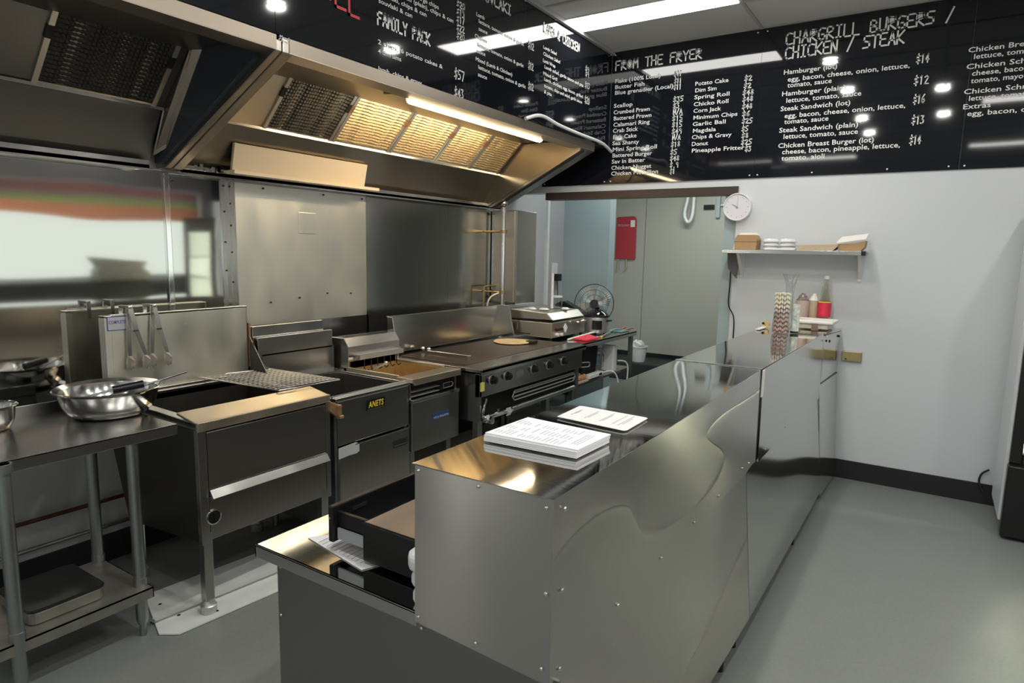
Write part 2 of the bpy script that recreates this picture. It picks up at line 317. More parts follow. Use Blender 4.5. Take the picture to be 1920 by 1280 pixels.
TEXTS=[
('Fs', 'FROM THE FRYER', -2.523, 3.302, 0.766, 0.075),
('Fb', 'Flake (100% Local)', -2.525, 3.193, 0.416, 0.032),
('Fb', 'Butter Fish', -2.525, 3.142, 0.274, 0.032),
('Fb', 'Blue grenadier (Local)', -2.524, 3.094, 0.532, 0.032),
('Fb', 'Scallop', -2.528, 2.983, 0.178, 0.032),
('Fb', 'Crumbed Prawn', -2.528, 2.928, 0.339, 0.032),
('Fb', 'Battered Prawn', -2.526, 2.875, 0.353, 0.032),
('Fb', 'Calamari Ring', -2.526, 2.82, 0.342, 0.033),
('Fb', 'Crab Stick', -2.527, 2.769, 0.237, 0.033),
('Fb', 'Fish Cake', -2.524, 2.714, 0.222, 0.033),
('Fb', 'Sea Shanty', -2.527, 2.66, 0.253, 0.033),
('Fb', 'Mini Spring Roll', -2.524, 2.607, 0.414, 0.033),
('Fb', 'Battered Burger', -2.524, 2.554, 0.373, 0.033),
('Fb', 'Sav in Batter', -2.527, 2.501, 0.317, 0.033),
('Fb', 'Chicken Nugget', -2.528, 2.446, 0.377, 0.033),
('Fb', 'Chicken Medallion', -2.528, 2.396, 0.442, 0.033),
('Fb', 'Potato Cake', -1.804, 3.088, 0.27, 0.03),
('Fb', 'Dim Sim', -1.801, 3.035, 0.175, 0.03),
('Fb', 'Spring Roll', -1.804, 2.981, 0.286, 0.03),
('Fb', 'Chicko Roll', -1.806, 2.925, 0.283, 0.03),
('Fb', 'Corn Jack', -1.805, 2.872, 0.227, 0.03),
('Fb', 'Minimum Chips', -1.803, 2.818, 0.357, 0.03),
('Fb', 'Garlic Ball', -1.806, 2.766, 0.271, 0.03),
('Fb', 'Magdala', -1.802, 2.712, 0.191, 0.03),
('Fb', 'Chips & Gravy', -1.806, 2.66, 0.326, 0.031),
('Fb', 'Donut', -1.804, 2.605, 0.136, 0.031),
('Fb', 'Pineapple Fritter', -1.801, 2.551, 0.428, 0.031),
('Fs', '$11', -1.983, 3.184, 0.062, 0.041),
('Fs', '$11', -1.98, 3.127, 0.062, 0.041),
('Fs', '$11', -1.982, 3.078, 0.065, 0.041),
('Fs', '$35', -1.981, 2.977, 0.088, 0.041),
('Fs', '$3', -1.98, 2.926, 0.056, 0.042),
('Fs', 'N/A', -1.975, 2.876, 0.078, 0.042),
('Fs', '$15', -1.98, 2.823, 0.089, 0.042),
('Fs', '$15', -1.979, 2.77, 0.088, 0.042),
('Fs', '$49', -1.978, 2.716, 0.086, 0.042),
('Fs', 'N/A', -1.971, 2.668, 0.07, 0.042),
('Fs', '$18', -1.979, 2.61, 0.079, 0.042),
('Fs', '$5', -1.981, 2.546, 0.058, 0.042),
('Fs', '$48', -1.981, 2.494, 0.08, 0.042),
('Fs', '$.9', -1.979, 2.439, 0.073, 0.042),
('Fs', '$1', -1.977, 2.387, 0.044, 0.043),
('Fs', '$2', -1.404, 3.078, 0.059, 0.039),
('Fs', '$2', -1.405, 3.023, 0.057, 0.039),
('Fs', '$48', -1.41, 2.97, 0.086, 0.039),
('Fs', '$48', -1.408, 2.919, 0.082, 0.039),
('Fs', '$48', -1.407, 2.864, 0.079, 0.039),
('Fs', '$6', -1.403, 2.806, 0.06, 0.039),
('Fs', '$25', -1.401, 2.751, 0.081, 0.039),
('Fs', '$5', -1.399, 2.691, 0.051, 0.04),
('Fs', '$8', -1.396, 2.639, 0.053, 0.04),
('Fs', '$25', -1.396, 2.588, 0.083, 0.04),
('Fs', '$3', -1.363, 2.534, 0.049, 0.04),
('Fs', 'CHARGRILL BURGERS /', -1.112, 3.308, 1.069, 0.084),
('Fs', 'CHICKEN / STEAK', -1.109, 3.205, 0.785, 0.084),
('Fb', 'Hamburger (lot)', -1.115, 3.09, 0.369, 0.033),
('Fb', 'egg, bacon, cheese, onion, lettuce,', -1.082, 3.035, 0.802, 0.033),
('Fb', 'tomato, sauce', -1.079, 2.991, 0.309, 0.033),
('Fb', 'Hamburger (plain)', -1.117, 2.931, 0.442, 0.033),
('Fb', 'lettuce, tomato, sauce', -1.082, 2.879, 0.513, 0.033),
('Fb', 'Steak Sandwich (lot)', -1.118, 2.82, 0.484, 0.033),
('Fb', 'egg, bacon, cheese, onion, lettuce,', -1.085, 2.765, 0.803, 0.033),
('Fb', 'tomato, sauce', -1.082, 2.721, 0.312, 0.033),
('Fb', 'Steak Sandwich (plain)', -1.116, 2.659, 0.546, 0.034),
('Fb', 'lettuce, tomato, sauce', -1.082, 2.609, 0.514, 0.034),
('Fb', 'Chicken Breast Burger (lot)', -1.115, 2.542, 0.656, 0.034),
('Fb', 'cheese, bacon, pineapple, lettuce,', -1.083, 2.494, 0.793, 0.034),
('Fb', 'tomato, aioli', -1.082, 2.446, 0.307, 0.034),
('Fs', '$14', -0.24, 3.058, 0.075, 0.055),
('Fs', '$12', -0.241, 2.915, 0.087, 0.056),
('Fs', '$16', -0.234, 2.788, 0.069, 0.056),
('Fs', '$13', -0.231, 2.648, 0.075, 0.056),
('Fs', '$14', -0.231, 2.511, 0.067, 0.057),
('Fb', 'Chicken Breast Burger (plain)', 0.052, 3.087, 0.714, 0.031),
('Fb', 'lettuce, tomato, sauce', 0.087, 3.041, 0.485, 0.031),
('Fb', 'Chicken Schnitzel (lot)', 0.052, 2.98, 0.588, 0.031),
('Fb', 'cheese, bacon, lettuce,', 0.087, 2.934, 0.49, 0.031),
('Fb', 'tomato, mayo', 0.088, 2.886, 0.28, 0.031),
('Fb', 'Chicken Schnitzel (plain)', 0.054, 2.818, 0.618, 0.031),
('Fb', 'lettuce, tomato, mayo', 0.085, 2.772, 0.476, 0.031),
('Fb', 'Extras', 0.057, 2.72, 0.152, 0.031),
('Fb', 'egg, bacon, cheese', 0.086, 2.673, 0.455, 0.031),
('Ls', 'FAMILY PACK', 2.594, 2.865, 0.422, 0.061),
('Lb', '2 chips, 6 potato cakes &', 2.593, 2.765, 0.535, 0.022),
('Lb', '4 dim sims', 2.595, 2.719, 0.176, 0.022),
('Lb', 'lamb, chips & gravy', 2.594, 2.631, 0.346, 0.022),
('Lb', 'souvlaki & can', 2.6, 2.971, 0.26, 0.022),
('Lb', 'souvlaki, chips & can', 2.6, 3.012, 0.38, 0.022),
('Lb', 'lamb souvlaki (plain), chips & can', 2.601, 3.051, 0.624, 0.022),
('Lb', 'chicken souvlaki, large chips', 2.601, 3.085, 0.487, 0.022),
('Ls', '$20', 3.26, 3.155, 0.082, 0.038),
('Ls', '$19', 3.261, 3.113, 0.076, 0.038),
('Ls', '$17', 3.261, 3.07, 0.077, 0.038),
('Ls', '$22', 3.262, 3.021, 0.077, 0.039),
('Ls', '$20', 3.263, 2.977, 0.077, 0.035),
('Ls', '$57', 3.243, 2.74, 0.101, 0.054),
('Ls', '$43', 3.244, 2.632, 0.094, 0.055),
('Ls', 'SOUVLAKI', 3.451, 3.279, 0.404, 0.058),
('Lb', 'Lamb', 3.457, 3.161, 0.088, 0.022),
('Lb', 'lettuce, tomato, onion & garlic', 3.483, 3.127, 0.537, 0.022),
('Lb', 'sauce', 3.484, 3.082, 0.095, 0.022),
('Lb', 'Chicken', 3.444, 3.029, 0.133, 0.022),
('Lb', 'lettuce, tomato, onion & garlic', 3.476, 2.984, 0.546, 0.022),
('Lb', 'sauce', 3.47, 2.944, 0.089, 0.022),
('Lb', 'Mixed (Lamb & Chicken)', 3.455, 2.893, 0.424, 0.022),
('Lb', 'lettuce, tomato, onion & garlic', 3.485, 2.85, 0.571, 0.023),
('Lb', 'sauce', 3.482, 2.805, 0.101, 0.023),
('Ls', '$12', 4.082, 3.131, 0.075, 0.047),
('Ls', '$12', 4.089, 2.995, 0.069, 0.047),
('Ls', '$12', 4.095, 2.855, 0.07, 0.047),
('Ls', 'LAMB & CHICKEN', 4.291, 3.298, 0.572, 0.06),
('Lb', 'Lamb Salad', 4.287, 3.182, 0.198, 0.022),
('Lb', 'Chicken Salad', 4.29, 3.136, 0.254, 0.023),
('Lb', 'Lamb Wrap', 4.289, 3.088, 0.184, 0.023),
('Lb', 'Lamb salad, garlic sauce and pita', 4.312, 3.049, 0.634, 0.023),
('Lb', 'Mixed Grill', 4.297, 3.0, 0.209, 0.023),
('Lb', 'Lamb, chicken, egg, bacon, grilled', 4.313, 2.962, 0.628, 0.023),
('Lb', 'tomato, chips and salad, garlic sauce', 4.316, 2.916, 0.619, 0.023),
('Lb', '& pita', 4.318, 2.873, 0.114, 0.023),
('Ls', '$9', 4.977, 3.185, 0.065, 0.038),
('Ls', '$9', 4.98, 3.146, 0.065, 0.038),
('Ls', '$13', 4.976, 3.055, 0.087, 0.043),
('Ls', '$20', 4.982, 2.933, 0.091, 0.053),
('Lr', 'GRILL', 2.065, 2.834, 0.434, 0.184),
('Lb', 'Monday', 1.979, 2.628, 0.07, 0.013),
('Lb', 'Opened', 1.972, 2.613, 0.083, 0.013),
('Lb', '7', 2.072, 2.617, 0.01, 0.013),
]

# ================================================================ SETTING
XL, YF, XR, YB, ZC = -3.6, 5.5, 1.5, -3.0, 3.46
struct('floor', one(box, XL-.1, XR+.1, YB-.1, 9.0, -.1, 0), 'floor')
fr = B(); box(fr, -4.4, XL-.1, 6.6, 9.0, -.1, 0); struct('floor_back', fr, 'base')
# ceiling: grid with lay-in tiles, one bay taken by the light panel
ceil = struct('ceiling', one(box, XL-.1, XR+.1, YB-.1, YF+.1, ZC+.05, ZC+.12), 'wall')
gx = [-2.56, -1.3, -.08, 1.14, XR]; gy = [YF-.012]+[4.875-.6*i for i in range(-1+1, 14)]
gy = sorted(set([5.488, 4.875]+[4.875-.6*i for i in range(1, 14)]))
g = B()
for x in gx[:-1]: box(g, x-.012, x+.012, YB, YF, ZC-.006, ZC+.02)
for y in gy: box(g, gx[0], XR, y-.012, y+.012, ZC-.0061, ZC+.0199)
ob('ceiling_grid', g, 'grid', ceil)
g = B(); box(g, -2.57, -2.535, YB, YF, ZC-.03, ZC+.01); ob('edge_angle', g, 'grid', ceil)
tmesh = None
for i in range(len(gx)-1):
    for j in range(len(gy)-1):
        w, d = gx[i+1]-gx[i]-.02, gy[j+1]-gy[j]-.02
        if i == 0 and abs(gy[j]-4.275) < .01: continue
        key = (round(w, 2), round(d, 2))
        t = ob('ceiling_tile', one(box, gx[i]+.01, gx[i+1]-.01, gy[j]+.01, gy[j+1]-.01, ZC+.004, ZC+.02), 'tile', ceil)
t = ob('ceiling_tile', one(box, -2.55, -1.31, 4.285, 4.575, ZC+.004, ZC+.02), 'tile', ceil)
# ceiling light panel
lp = thing('ceiling_light', 'long white fluorescent ceiling panel light beside the black menu boards', 'light', (-1.92, 4.72, ZC))
ob('light_frame', one(box, -2.545, -1.305, 4.572, 4.872, ZC-.004, ZC+.03), 'white', lp)
ob('diffuser', one(box, -2.53, -1.32, 4.587, 4.860, ZC-.010, ZC-.003), 'diff', lp)
for px_, py_ in ((.86, 1.92), (.86, -1.4), (-1.9, -1.9)):  # unseen panels added as fill light for the room
    q_ = thing('ceiling_light', 'unseen ceiling panel light added as fill over the customer side of the shop', 'light', (px_, py_, ZC), 'added fill panel lights')
    ob('light_frame', one(box, px_-.6, px_+.6, py_-.15, py_+.15, ZC-.004, ZC+.003), 'white', q_); ob('diffuser', one(box, px_-.58, px_+.58, py_-.13, py_+.13, ZC-.010, ZC-.003), 'diff', q_)
for i, (x, y) in enumerate(DOWNS):
    d = thing('downlight', 'small round recessed downlight in the tiled ceiling', 'light', (x, y, ZC), 'recessed downlights')
    r = B(); lathe(r, (x, y, ZC), [(.062, -.004), (.085, -.012), (.088, 0)], 24); ob('trim_ring', r, 'white', d, smooth=True)
    r = B(); cyl(r, (x, y, ZC-.003), (x, y, ZC+.01), .062, n=24); ob('lens', r, 'led', d)
# walls
wl = struct('wall_left', one(box, XL-.12, XL, YB, 6.6, 0, ZC), 'greywall')
wf = B(); box(wf, -1.4, XR, YF, YF+.12, 0, ZC); box(wf, XL, -1.4, YF, YF+.12, 2.262, ZC)
wfo = struct('wall_far', wf, 'wall')
ob('opening_track', one(box, -3.2, -1.395, YF-.02, YF+.10, 2.195, 2.262), 'track', wfo)
ob('opening_jamb', one(box, -1.50, -1.401, YF+.02, YF+.11, 0, 2.262), 'bluewall', wfo)
struct('baseboard_far', one(box, -.60, XR, YF-.012, YF, 0, .145), 'base')
bk = B(); box(bk, XL-.12, -3.55, YB-.1, YB, 0, ZC); box(bk, -3.37, -.6, YB-.1, YB, 0, ZC); box(bk, -3.55, -3.37, YB-.1, YB, 0, .3); box(bk, -3.55, -3.37, YB-.1, YB, 2.5, ZC); box(bk, -.6, XR, YB-.1, YB, 2.6, ZC); box(bk, 1.3, XR, YB-.1, YB, 0, 2.6)  # narrow slot by the left corner added for a bright stripe on the counter end
struct('wall_back', bk, 'wall')
fm = B()
for x in (-.57, .35, 1.27): box(fm, x-.03, x+.03, YB-.08, YB-.02, 0, 2.6)
box(fm, -.6, 1.3, YB-.08, YB-.02, 2.54, 2.6); box(fm, -.6, 1.3, YB-.08, YB-.02, 0, .08)
dr = struct('door_1', fm, 'grid')
W0, W1, WY0, WY1 = 1.25, 2.44, -2.6, 5.38
wr = B(); box(wr, XR, XR+.12, YB, 8.9, 0, W0); box(wr, XR, XR+.12, YB, 8.9, W1, ZC); box(wr, XR, XR+.12, YB, WY0, W0, W1); box(wr, XR, XR+.12, WY1, 8.9, W0, W1)
struct('wall_right', wr, mat('charcoal_wall', (.10, .10, .105), .5))
fm = B()
for y in (WY0+.03, -.6, 1.5, WY1-.03): box(fm, XR+.05, XR+.09, y-.02, y+.02, W0, W1)
box(fm, XR+.03, XR+.09, WY0, WY1, W0, W0+.03); box(fm, XR+.03, XR+.09, WY0, WY1, W1-.03, W1)
struct('window_1', fm, 'grid')
ob('window_shelf', one(box, XR-.32, XR, -2.6, 4.75, W0-.035, W0-.005), 'dark', bpy.data.objects['wall_right'])
cmx = thing('coffee_grinder', 'grey boxy machine on the dark window shelf opposite the kitchen', 'machine', (XR-.2, 4.1, W0))
bm = B(); slab(bm, [(XR-.28, 3.80, W0), (XR-.28, 4.42, W0), (XR-.28, 4.40, W0+.09), (XR-.28, 4.34, W0+.13), (XR-.28, 4.38, W0+.24), (XR-.28, 3.76, W0+.27), (XR-.28, 3.84, W0+.16), (XR-.28, 3.80, W0+.1)], (.2, 0, 0)); ob('body', bm, 'galvsheet', cmx)
wlt = thing('added_batten', 'unseen upright batten light added behind the viewer for the stripe on the counter end', 'light', (XL, -2.74, .8))  # added out of view to put a bright stripe on the counter end panel
ob('light_body', one(box, XL, XL+.03, -2.79, -2.69, .75, 2.25), 'white', wlt); ob('light_cover', one(box, XL+.03, XL+.06, -2.77, -2.71, .78, 2.22), mat('added_batten_cover', (.9, .9, .9), .5, emit=(1, .95, .85), estr=14), wlt)
aw = thing('street_awning', 'striped pink green and orange awning outside the street window', 'awning', (XR+.6, 1.5, 2.0))
for nm, z0, z1, c in (('pink_stripe', 2.33, 2.50, (.80, .40, .42)), ('cream_stripe', 2.285, 2.33, (.72, .60, .56)), ('green_stripe', 2.20, 2.285, (.55, .65, .28)), ('orange_stripe', 2.02, 2.20, (.90, .38, .22))):
    a = B(); slab(a, [(XR+.35, -3.6, z1), (XR+.35, 6.6, z1), (XR+.35, 6.6, z0), (XR+.35, -3.6, z0)], (.01, 0, 0))
    ob(nm, a, mat(nm, c, .7), aw)
struct('street_ground', one(box, XR+.12, 14, -12, 16, -.1, 0), 'street')
# back room behind the opening
struct('ceiling_back', one(box, -4.5, XR, YF+.12, 9.0, 2.95, 3.05), 'tile')
struct('wall_blue', one(box, XL-.12, -3.03, 6.6, 6.75, 0, 2.95), 'bluewall')
cr = struct('wall_coolroom', one(box, -4.5, 1.5, 8.82, 8.95, 0, 2.95), 'base')
xs = [-4.5, -3.49, -2.30, -1.11, .08, 1.5]
for a, b_ in zip(xs, xs[1:]): ob('coolroom_panel', one(box, a+.003, b_-.003, 8.8, 8.83, .29, 2.95), 'cool', cr, bevel=.004)
struct('wall_backroom', one(box, -4.62, -4.5, 6.6, 9.0, 0, 2.95), 'bluewall')
ob('coving_strip', one(box, -4.5, 1.5, 8.79, 8.82, 0, .1), 'black', cr)
tag(ob('rubber_mat', one(box, -2.45, -.6, 5.75, 8.05, 0, .012), 'blackm'), 'black rubber floor mat in the room behind the opening', 'mat')

# steel sheets lining the kitchen wall (pieces of wall_left)
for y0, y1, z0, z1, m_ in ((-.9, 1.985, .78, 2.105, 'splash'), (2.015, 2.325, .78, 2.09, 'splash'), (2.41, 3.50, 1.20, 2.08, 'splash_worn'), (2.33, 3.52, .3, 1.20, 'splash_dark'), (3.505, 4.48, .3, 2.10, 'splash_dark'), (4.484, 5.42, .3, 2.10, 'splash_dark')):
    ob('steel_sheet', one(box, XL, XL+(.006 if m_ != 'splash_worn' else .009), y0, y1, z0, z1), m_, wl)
ob('corner_trim', one(box, XL, XL+.022, 1.985, 2.015, .8, 2.09), 'chrome', wl, bevel=.004)
a = B(); box(a, XL, XL+.012, 2.325, 2.41, .8, 2.09); box(a, XL, XL+.03, 2.364, 2.368, .8, 2.09); box(a, XL+.01, XL+.028, 2.402, 2.41, .8, 2.09); ob('angle_trim', a, 'steel', wl)
a = B()
for y, z in [(2.04, 2.05)]+[(2.345, z) for z in (2.05, 1.9, 1.72, 1.55)]+[(2.385, 2.05), (2.385, 1.95), (2.385, 1.82), (2.385, 1.66), (2.385, 1.48)]+[(2.62, 2.06), (3.1, 2.06), (3.46, 2.06), (2.65, 1.34), (2.88, 1.36), (3.12, 1.38), (3.34, 1.37)]:
    cyl(a, (XL+.005, y, z), (XL+.016, y, z), .006, n=8)
ob('screw_heads', a, 'dark', wl)
ob('cover_plate', one(box, XL+.008, XL+.014, 2.885, 3.03, 1.79, 1.93), 'splash_worn', wl, bevel=.002)
struct('baseboard_left', one(box, XL, XL+.012, -1, 5.5, 0, .15), 'base')
tag(ob('water_pipe', one(tube, [(XL+.04, -1, .36), (XL+.04, 2.3, .35)], .011, 8, False), 'pipe_red'), 'red brown pipe running along the wall behind the prep table, upper of two', 'pipe')
tag(ob('water_pipe', one(tube, [(XL+.04, -1, .22), (XL+.04, 2.3, .21)], .011, 8, False), 'galv'), 'grey pipe running low along the wall below the red brown pipe', 'pipe')
# bulkhead carrying the menu boards
bh = struct('wall_bulkhead', one(box, XL, -2.585, -1.2, YF, 2.64, ZC), 'hood')

# ================================================================ MENU BOARDS
def PF(u, z): return (u, 5.4865, z)
def PL(u, z): return (-2.5585, u, z)
boards = []
def board(nm, label, plane, u0, u1, zb, zt=3.452, cut=None):
    t = thing('menu_board', label, 'sign', ((u0+u1)/2, 5.49, zb) if plane == 'F' else (-2.565, (u0+u1)/2, zb))
    bm = B()
    if plane == 'F': box(bm, u0+.001, u1-.001, 5.489, YF-.001, zb, zt)
    elif cut: slab(bm, [(-2.584, u0+.001, zb), (-2.584, cut, zb), (-2.584, cut, 2.325), (-2.584, u1-.001, 2.325), (-2.584, u1-.001, zt), (-2.584, u0+.001, zt)], (.023, 0, 0))
    else: box(bm, -2.584, -2.561, u0+.001, u1-.001, zb, zt)
    ob('panel', bm, 'board', t)
    boards.append((plane, u0, u1, t)); return t
ZB_ = 2.642
board('a', 'glossy black menu board reading GRILL in red and FAMILY PACK above the hood', 'L', 1.96, 4.06, 2.642)
board('b', 'narrow glossy black menu board reading LAMB & CHICKEN beside the wall corner', 'L', 4.06, 5.487, 2.642)
board('c', 'blank end of glossy black menu board above the hood at the top left', 'L', -1.2, 1.96, 2.642)
board('d', 'glossy black menu board on the far wall reading FROM THE FRYER', 'F', -2.56, -1.285, 2.322)
board('g', 'blank black panel on the far wall tucked under the right end of the lit hood', 'F', -3.25, -2.56, 2.322, zt=2.64)
board('e', 'glossy black menu board on the far wall reading CHARGRILL BURGERS', 'F', -1.285, .075, 2.322)
board('f', 'glossy black menu board listing chicken schnitzel and extras at the far right', 'F', .075, 1.49, 2.322)
def board_of(pl, u):
    for p, a, b, t in boards:
        if p == pl and a <= u < b: return t
    return boards[0][3]
bags = {}
for kind, txt, u, z, w, h in TEXTS:
    pl = kind[0]; t = board_of(pl, u+w*.5 if pl == 'L' else u+.02); P = PF if pl == 'F' else PL
    if kind[1] == 'b':
        written(txt, P(u, z), (1, 0, 0) if pl == 'F' else (0, 1, 0), (0, 0, 1), w, h*1.08, 'ink', t, 'menu_line', .012)
        PENDING[-1][0].data.space_character = 1.0
    elif kind[1] == 's':
        bm = B(); big = h > .057 and w > .3
        strokes(bm, txt, u, z, w, h, P, .011 if big else .0075); 
        ob('heading' if big else 'price', bm, 'ink', t)
    else:
        bm = B(); n = len(txt)
        for i, ch in enumerate(txt): strokes(bm, ch, u-.02+i*.088, z+.045-(.0 if i < 3 else .025), .075, .34, P, .014)
        ob('heading', bm, 'redink', t)
for p, a, b, t in boards:
    bm = B()
    if p == 'F':
        for u in ((a+.03, b-.03) if a < -2 else (a+.03, (a+b)/2-.25, (a+b)/2+.25, b-.06)):
            cyl(bm, (u, 5.489, 2.345), (u, 5.484, 2.345), .006, n=8)
        if a > -3:
          for u in (a+.03, b-.04): cyl(bm, (u, 5.489, 3.43), (u, 5.484, 3.43), .006, n=8)
    else:
        for u in (a+.4, b-.03): cyl(bm, (-2.561, u, 3.43), (-2.556, u, 3.43), .006, n=8)
    ob('screw_heads', bm, 'white', t)

# ================================================================ RANGE HOODS
def filt(parent, y0, y1, mname, lab=None):
    """baffle filter lying on the 45 degree plane from (-3.4, 2.4) to (-3.03, 2.77)"""
    a, c = (-3.4, 2.40), (-3.03, 2.77); n = (.707, -.707)
    def q(s, off): return (a[0]+(c[0]-a[0])*s+n[0]*off, a[1]+(c[1]-a[1])*s+n[1]*off)
    bm = B()
    N_ = int((y1-y0-.05)/.010); K = 44
    # expanded mesh: rows of small raised strands, one surface
    vs = []
    for i in range(N_+1):
        row = []
        for k in range(K+1):
            s = .03+.94*k/K; off = .007+(.008 if k % 2 else 0)+(.0035 if i % 2 else 0)+.005*math.sin(i*.5)*math.sin(i*.13)
            x, z = q(s, off); row.append(bm.verts.new((x, y0+.025+(y1-y0-.05)*i/N_, z)))
        vs.append(row)
    for i in range(N_):
        for k in range(K): bm.faces.new((vs[i][k], vs[i+1][k], vs[i+1][k+1], vs[i][k+1]))
    f = ob('filter', bm, mname, parent, label=lab)
    bm = B()
    for ya, yb in ((y0+.003, y0+.026), (y1-.026, y1-.003)):
        for s0, s1 in ((0, .44), (.56, 1)):
            (x0, z0), (x1, z1), (x2, z2), (x3, z3) = q(s0, 0), q(s1, 0), q(s1, .02), q(s0, .02)
            slab(bm, [(x0, ya, z0), (x1, ya, z1), (x2, ya, z2), (x3, ya, z3)], (0, yb-ya, 0))
    for s0, s1 in ((0, .03), (.97, 1)):
        (x0, z0), (x1, z1), (x2, z2), (x3, z3) = q(s0, 0), q(s1, 0), q(s1, .016), q(s0, .016)
        slab(bm, [(x0, y0+.026, z0), (x1, y0+.026, z1), (x2, y0+.026, z2), (x3, y0+.026, z3)], (0, y1-y0-.052, 0))
    ob('filter_frame', bm, 'baffle', f)
    bm = B()
    for ya, yb in ((y0+.001, y0+.03), (y1-.03, y1-.001)):
        (x0, z0), (x1, z1), (x2, z2), (x3, z3) = q(.44, 0), q(.56, 0), q(.56, .018), q(.44, .018)
        slab(bm, [(x0, ya, z0), (x1, ya, z1), (x2, ya, z2), (x3, ya, z3)], (0, yb-ya, 0))
    ob('handle', bm, 'soot' if mname == 'mesh_d' else 'copper', f)
def hood_shell(h, y0, y1, endw0, endw1, warm):
    m1 = 'hood_warm' if warm else 'hood_dk'
    ob('filter_plate', one(slab, [(-3.41, y0, 2.38), (-3.41, y1, 2.38), (-2.98, y1, 2.81), (-2.98, y0, 2.81)], (-.02, 0, .02)), m1, h)
    ob('lower_panel', one(slab, [(-3.575, y0, 2.11), (-3.575, y1, 2.11), (-3.405, y1, 2.39), (-3.405, y0, 2.39)], (-.02, 0, .02)), 'hood_md' if warm else 'hood_dk', h)
    ob('filter_ledge', one(box, -3.412, -3.385, y0, y1, 2.377, 2.392), 'bright', h)
    ob('top_panel', one(box, -3.0, -2.60, y0, y1, 2.79, 2.80), m1, h)
    e_ = y1+max(endw1, .07)-.01
    bm = B(); box(bm, -2.675, -2.557, y0-.02, e_, 2.572, 2.578); box(bm, -2.675, -2.67, y0, y1, 2.575, 2.64)
    ob('lip_underside', bm, 'hood_warm' if warm else 'lip', h)
    bm = B(); box(bm, -2.562, -2.556, y0-.02, e_, 2.575, 2.636); ob('front_lip', bm, 'lip', h)
    bm = B(); box(bm, XL, -3.52, y0, y1+endw1-.02, 2.094, 2.112); box(bm, -3.524, -3.52, y0, y1+endw1-.02, 2.085, 2.135); ob('rear_gutter', bm, 'bright', h)
    for a, b_, nm in ((y0-endw0, y0, 'end_cheek'), (y1, y1+endw1, 'end_cheek')):
        if b_-a < .002: continue
        bm = B(); prism_y(bm, [(XL+.01, 2.105), (-3.5, 2.105), (-2.56, 2.57), (-2.56, 2.636), (XL+.01, 2.636)], a, b_)
        ob(nm, bm, 'hood', h, bevel=.004)
h1 = thing('range_hood', 'stainless range hood over the left kitchen wall with one sooty filter', 'hood', (-3.3, .4, 2.1))
hood_shell(h1, -.8, 1.90, .05, .0, False)
bm = B(); prism_y(bm, [(XL+.01, 2.105), (-3.5, 2.105), (-2.56, 2.57), (-2.56, 2.62), (XL+.01, 2.64)], 1.955, 1.99)
ob('end_cheek', bm, 'hood', h1, bevel=.004)
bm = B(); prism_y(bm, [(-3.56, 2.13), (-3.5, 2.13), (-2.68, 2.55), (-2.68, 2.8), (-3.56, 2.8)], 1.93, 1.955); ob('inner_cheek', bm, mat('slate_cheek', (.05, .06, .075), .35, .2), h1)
bm = B(); slab(bm, [(-3.52, 1.9, 2.16), (-3.38, 1.9, 2.42), (-3.02, 1.9, 2.8), (-2.95, 1.93, 2.8), (-3.44, 1.93, 2.2)], (0, .004, 0)); ob('cheek_fold', bm, 'lip', h1)
filt(h1, 1.31, 1.86, 'mesh_d')
filt(h1, -.2, .35, 'mesh_d')
h2 = thing('range_hood', 'long stainless range hood over the fryers with five filters and a lit tube lamp', 'hood', (-3.3, 3.6, 2.1))
hood_shell(h2, 2.05, 4.95, .055, .25, True)
bm = B(); prism_y(bm, [(-3.5, 2.1), (-3.46, 2.1), (-2.57, 2.545), (-2.57, 2.572)], 5.03, 5.045); prism_y(bm, [(-3.5, 2.1), (-3.46, 2.1), (-2.57, 2.545), (-2.57, 2.572)], 4.95, 4.965); ob('drip_fold', bm, 'hood', h2)
yy = [2.48, 3.00, 3.58, 4.14, 4.72, 4.94]
fy = [2.48, 3.0, 3.55, 4.08, 4.58]
for i, (a, b_) in enumerate(((2.48, 3.0), (3.0, 3.53), (3.53, 4.04), (4.04, 4.5), (4.5, 4.93))):
    filt(h2, a, b_, ('mesh_d', 'mesh_f', 'mesh_f', 'mesh_f', 'mesh_f')[i], 'dark greasy filter' if i == 0 else None)
# folded steel deflector on the lower panel; lamp glow put into its pale colour
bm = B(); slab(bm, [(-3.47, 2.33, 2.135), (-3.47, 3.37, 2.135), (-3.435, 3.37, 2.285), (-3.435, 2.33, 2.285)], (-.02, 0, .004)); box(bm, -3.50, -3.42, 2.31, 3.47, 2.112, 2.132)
ob('deflector', bm, 'galvsheet' if 0 else mat('lamplit_deflector', (.80, .68, .52), .55, .15), h2)
bm = B()
for k in range(7): box(bm, -3.53+.006*k, -3.50, 2.08+.035*k, 2.10+.035*k, 2.115, 2.13+.01*(k % 3))
ob('gutter_debris', bm, 'bright', h2)
# tube lamp
ob('lamp_housing', one(box, -2.77, -2.68, 2.98, 4.52, 2.63, 2.70), 'hood', h2, bevel=.004)
bm = B(); slab(bm, [(-2.78, 2.86, 2.59), (-2.64, 2.86, 2.575), (-2.64, 3.0, 2.575), (-2.78, 3.0, 2.62)], (0, 0, .03)); ob('lamp_bracket', bm, 'hood_warm', h2)
bm = B(); cyl(bm, (-2.715, 3.02, 2.592), (-2.715, 4.53, 2.592), .033, n=16); ob('lamp_tube', bm, 'tube', h2, smooth=True)
tag(ob('power_cable', one(tube, [(-2.53, 4.02, 2.635), (-2.51, 4.2, 2.685), (-2.5, 4.45, 2.66), (-2.5, 4.8, 2.648), (-2.5, 5.2, 2.64), (-2.52, 5.46, 2.60)], .013), 'whitecable'), 'pale grey cable lying along the top edge of the lit range hood', 'cable')
